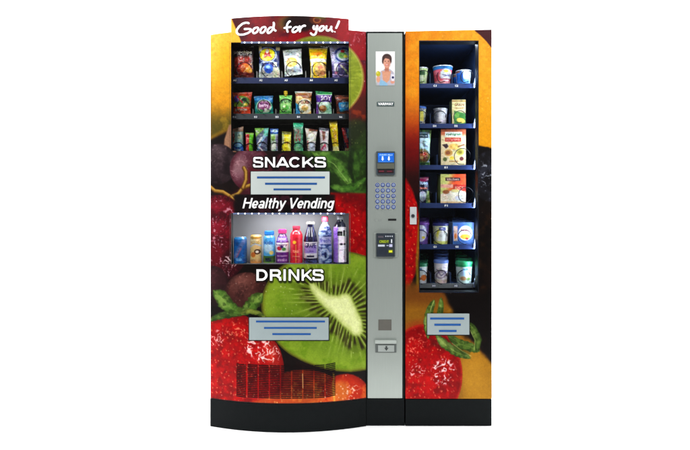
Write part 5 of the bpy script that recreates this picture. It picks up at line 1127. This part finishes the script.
def f5(a): a.C[:] = (226, 220, 222); a.ring(440.5, 274.6, 4.6, 3.4, 1.2, (150, 130, 150), .8, rot=-30); a.line(((436, 270), (440, 276), (446, 272)), 1, (110, 100, 130), .3, .8); a.text('yogurt', 437, 271.4, 445, 274, (120, 100, 140), .02); a.m(sm(279, 281, a.Y), (214, 190, 170), .7)
rowof(lab('%s blue-lidded white cup on the bottom shelf', 5), lambda l, y: cup(l, 441, 263.2, 7.0, 283.4, 5.9, 5, f5, y=y, lid=mat('lid_pale_blue', (104, 134, 205), .4), lidh=2.6, group=G6), 5)
def f6(a): a.C[:] = (208, 222, 214); a.m(1 - sm(266.8, 267.6, a.Y), (40, 140, 92)); a.rect(459, 270, 470, 276, (190, 214, 234), .5); a.text('milk', 461, 268, 468, 270.6, (60, 110, 160), .03); a.ell(462, 278.6, 3, 2, (190, 150, 110)); a.ell(467, 279, 2, 1.6, (130, 150, 90))
rowof(lab('%s bright-green-lidded wide cup on the bottom shelf', 5), lambda l, y: cup(l, 464, 264.2, 8.2, 283.4, 7.0, 5, f6, y=y, lid=mat('lid_bright_green', (56, 168, 108), .4), lidh=2.4, group=G6), 5)

# ================================================================== studio
wh = mat('studio_white', (250, 250, 250), .9, spec=.05, noise=.005)
fl = MB().add([(-7, -.8, 0), (7, -.8, 0), (7, 2.4, 0), (-7, 2.4, 0)], [(0, 1, 2, 3)]).build('floor', wh); fl['kind'] = 'structure'
P = [(2.4 + 1.2 * math.sin(t), 1.2 - 1.2 * math.cos(t)) for t in np.linspace(0, PI / 2, 16)] + [(3.6, 5.5)]
V = [(x_, y_, z_) for y_, z_ in P for x_ in (-7, 7)]
bk = MB().add(V, [(2 * i, 2 * i + 1, 2 * i + 3, 2 * i + 2) for i in range(len(P) - 1)]).build('backdrop', wh, smooth=True); bk['kind'] = 'structure'

def area(name, loc, target, size, power, col=(1, 1, 1), sy=None):
    l = bpy.data.lights.new(name, 'AREA'); l.energy = power; l.color = col; l.shape = 'RECTANGLE'; l.size = size; l.size_y = sy or size
    o = bpy.data.objects.new(name, l); COL.objects.link(o); o.location = loc
    from mathutils import Vector
    o.rotation_euler = (Vector(target) - Vector(loc)).to_track_quat('-Z', 'Y').to_euler(); return o
area('softbox', (-2.4, -3.8, 3.9), (-.1, 0, .8), 1.8, 195, sy=1.6)
area('softbox', (2.4, -3.8, 3.9), (.3, 0, .8), 1.8, 195, sy=1.6)
area('overhead_softbox', (0, 1.6, 4.8), (0, 1.6, 0), 9, 820, sy=4.2)
area('backdrop_light', (-5.2, .6, 2.6), (-1.5, 3.6, 1.4), 1.0, 420, sy=3)
area('backdrop_light', (5.2, .6, 2.6), (1.5, 3.6, 1.4), 1.0, 420, sy=3)
# light of the led strips inside the windows
a1 = W(290, 45, -.03); area('snack_led_light', (a1[0], -.045, a1[2] - .012), (a1[0], .06, a1[2] - .4), .36, .45, (.93, .96, 1), .02)
a1 = W(290, 216, -.03); area('drinks_led_light', (a1[0], -.04, a1[2] - .01), (a1[0], .06, a1[2] - .2), .36, .9, (.96, .97, 1), .015)
a1 = W(449, 44, .06); area('side_led_light', (a1[0], .07, a1[2]), (a1[0], .12, a1[2] - .6), .24, .9, (.8, .88, 1), .02)
a1 = W(476, 166, .08); area('rail_led_light', (a1[0] - .004, .085, a1[2]), (a1[0] - .3, .14, a1[2]), .015, 3.0, (.66, .8, 1), 1.1)

w = bpy.data.worlds.new('World'); scn.world = w; w.use_nodes = True
w.node_tree.nodes['Background'].inputs[0].default_value = (1, 1, 1, 1); w.node_tree.nodes['Background'].inputs[1].default_value = .12
cam = bpy.data.cameras.new('camera'); co = bpy.data.objects.new('camera', cam); COL.objects.link(co)
co.location = (0, -D, ZC); co.rotation_euler = (PI / 2, 0, 0); cam.sensor_width = 36; cam.lens = 36 * D / (690 * S); cam.shift_y = -22 / 690; cam.clip_end = 100; cam.clip_start = .05
scn.camera = co
scn.view_settings.view_transform = 'Standard'; scn.view_settings.look = 'None'; scn.view_settings.exposure = 0; scn.view_settings.gamma = 1
scn.cycles.use_denoising = True; scn.cycles.max_bounces = 8
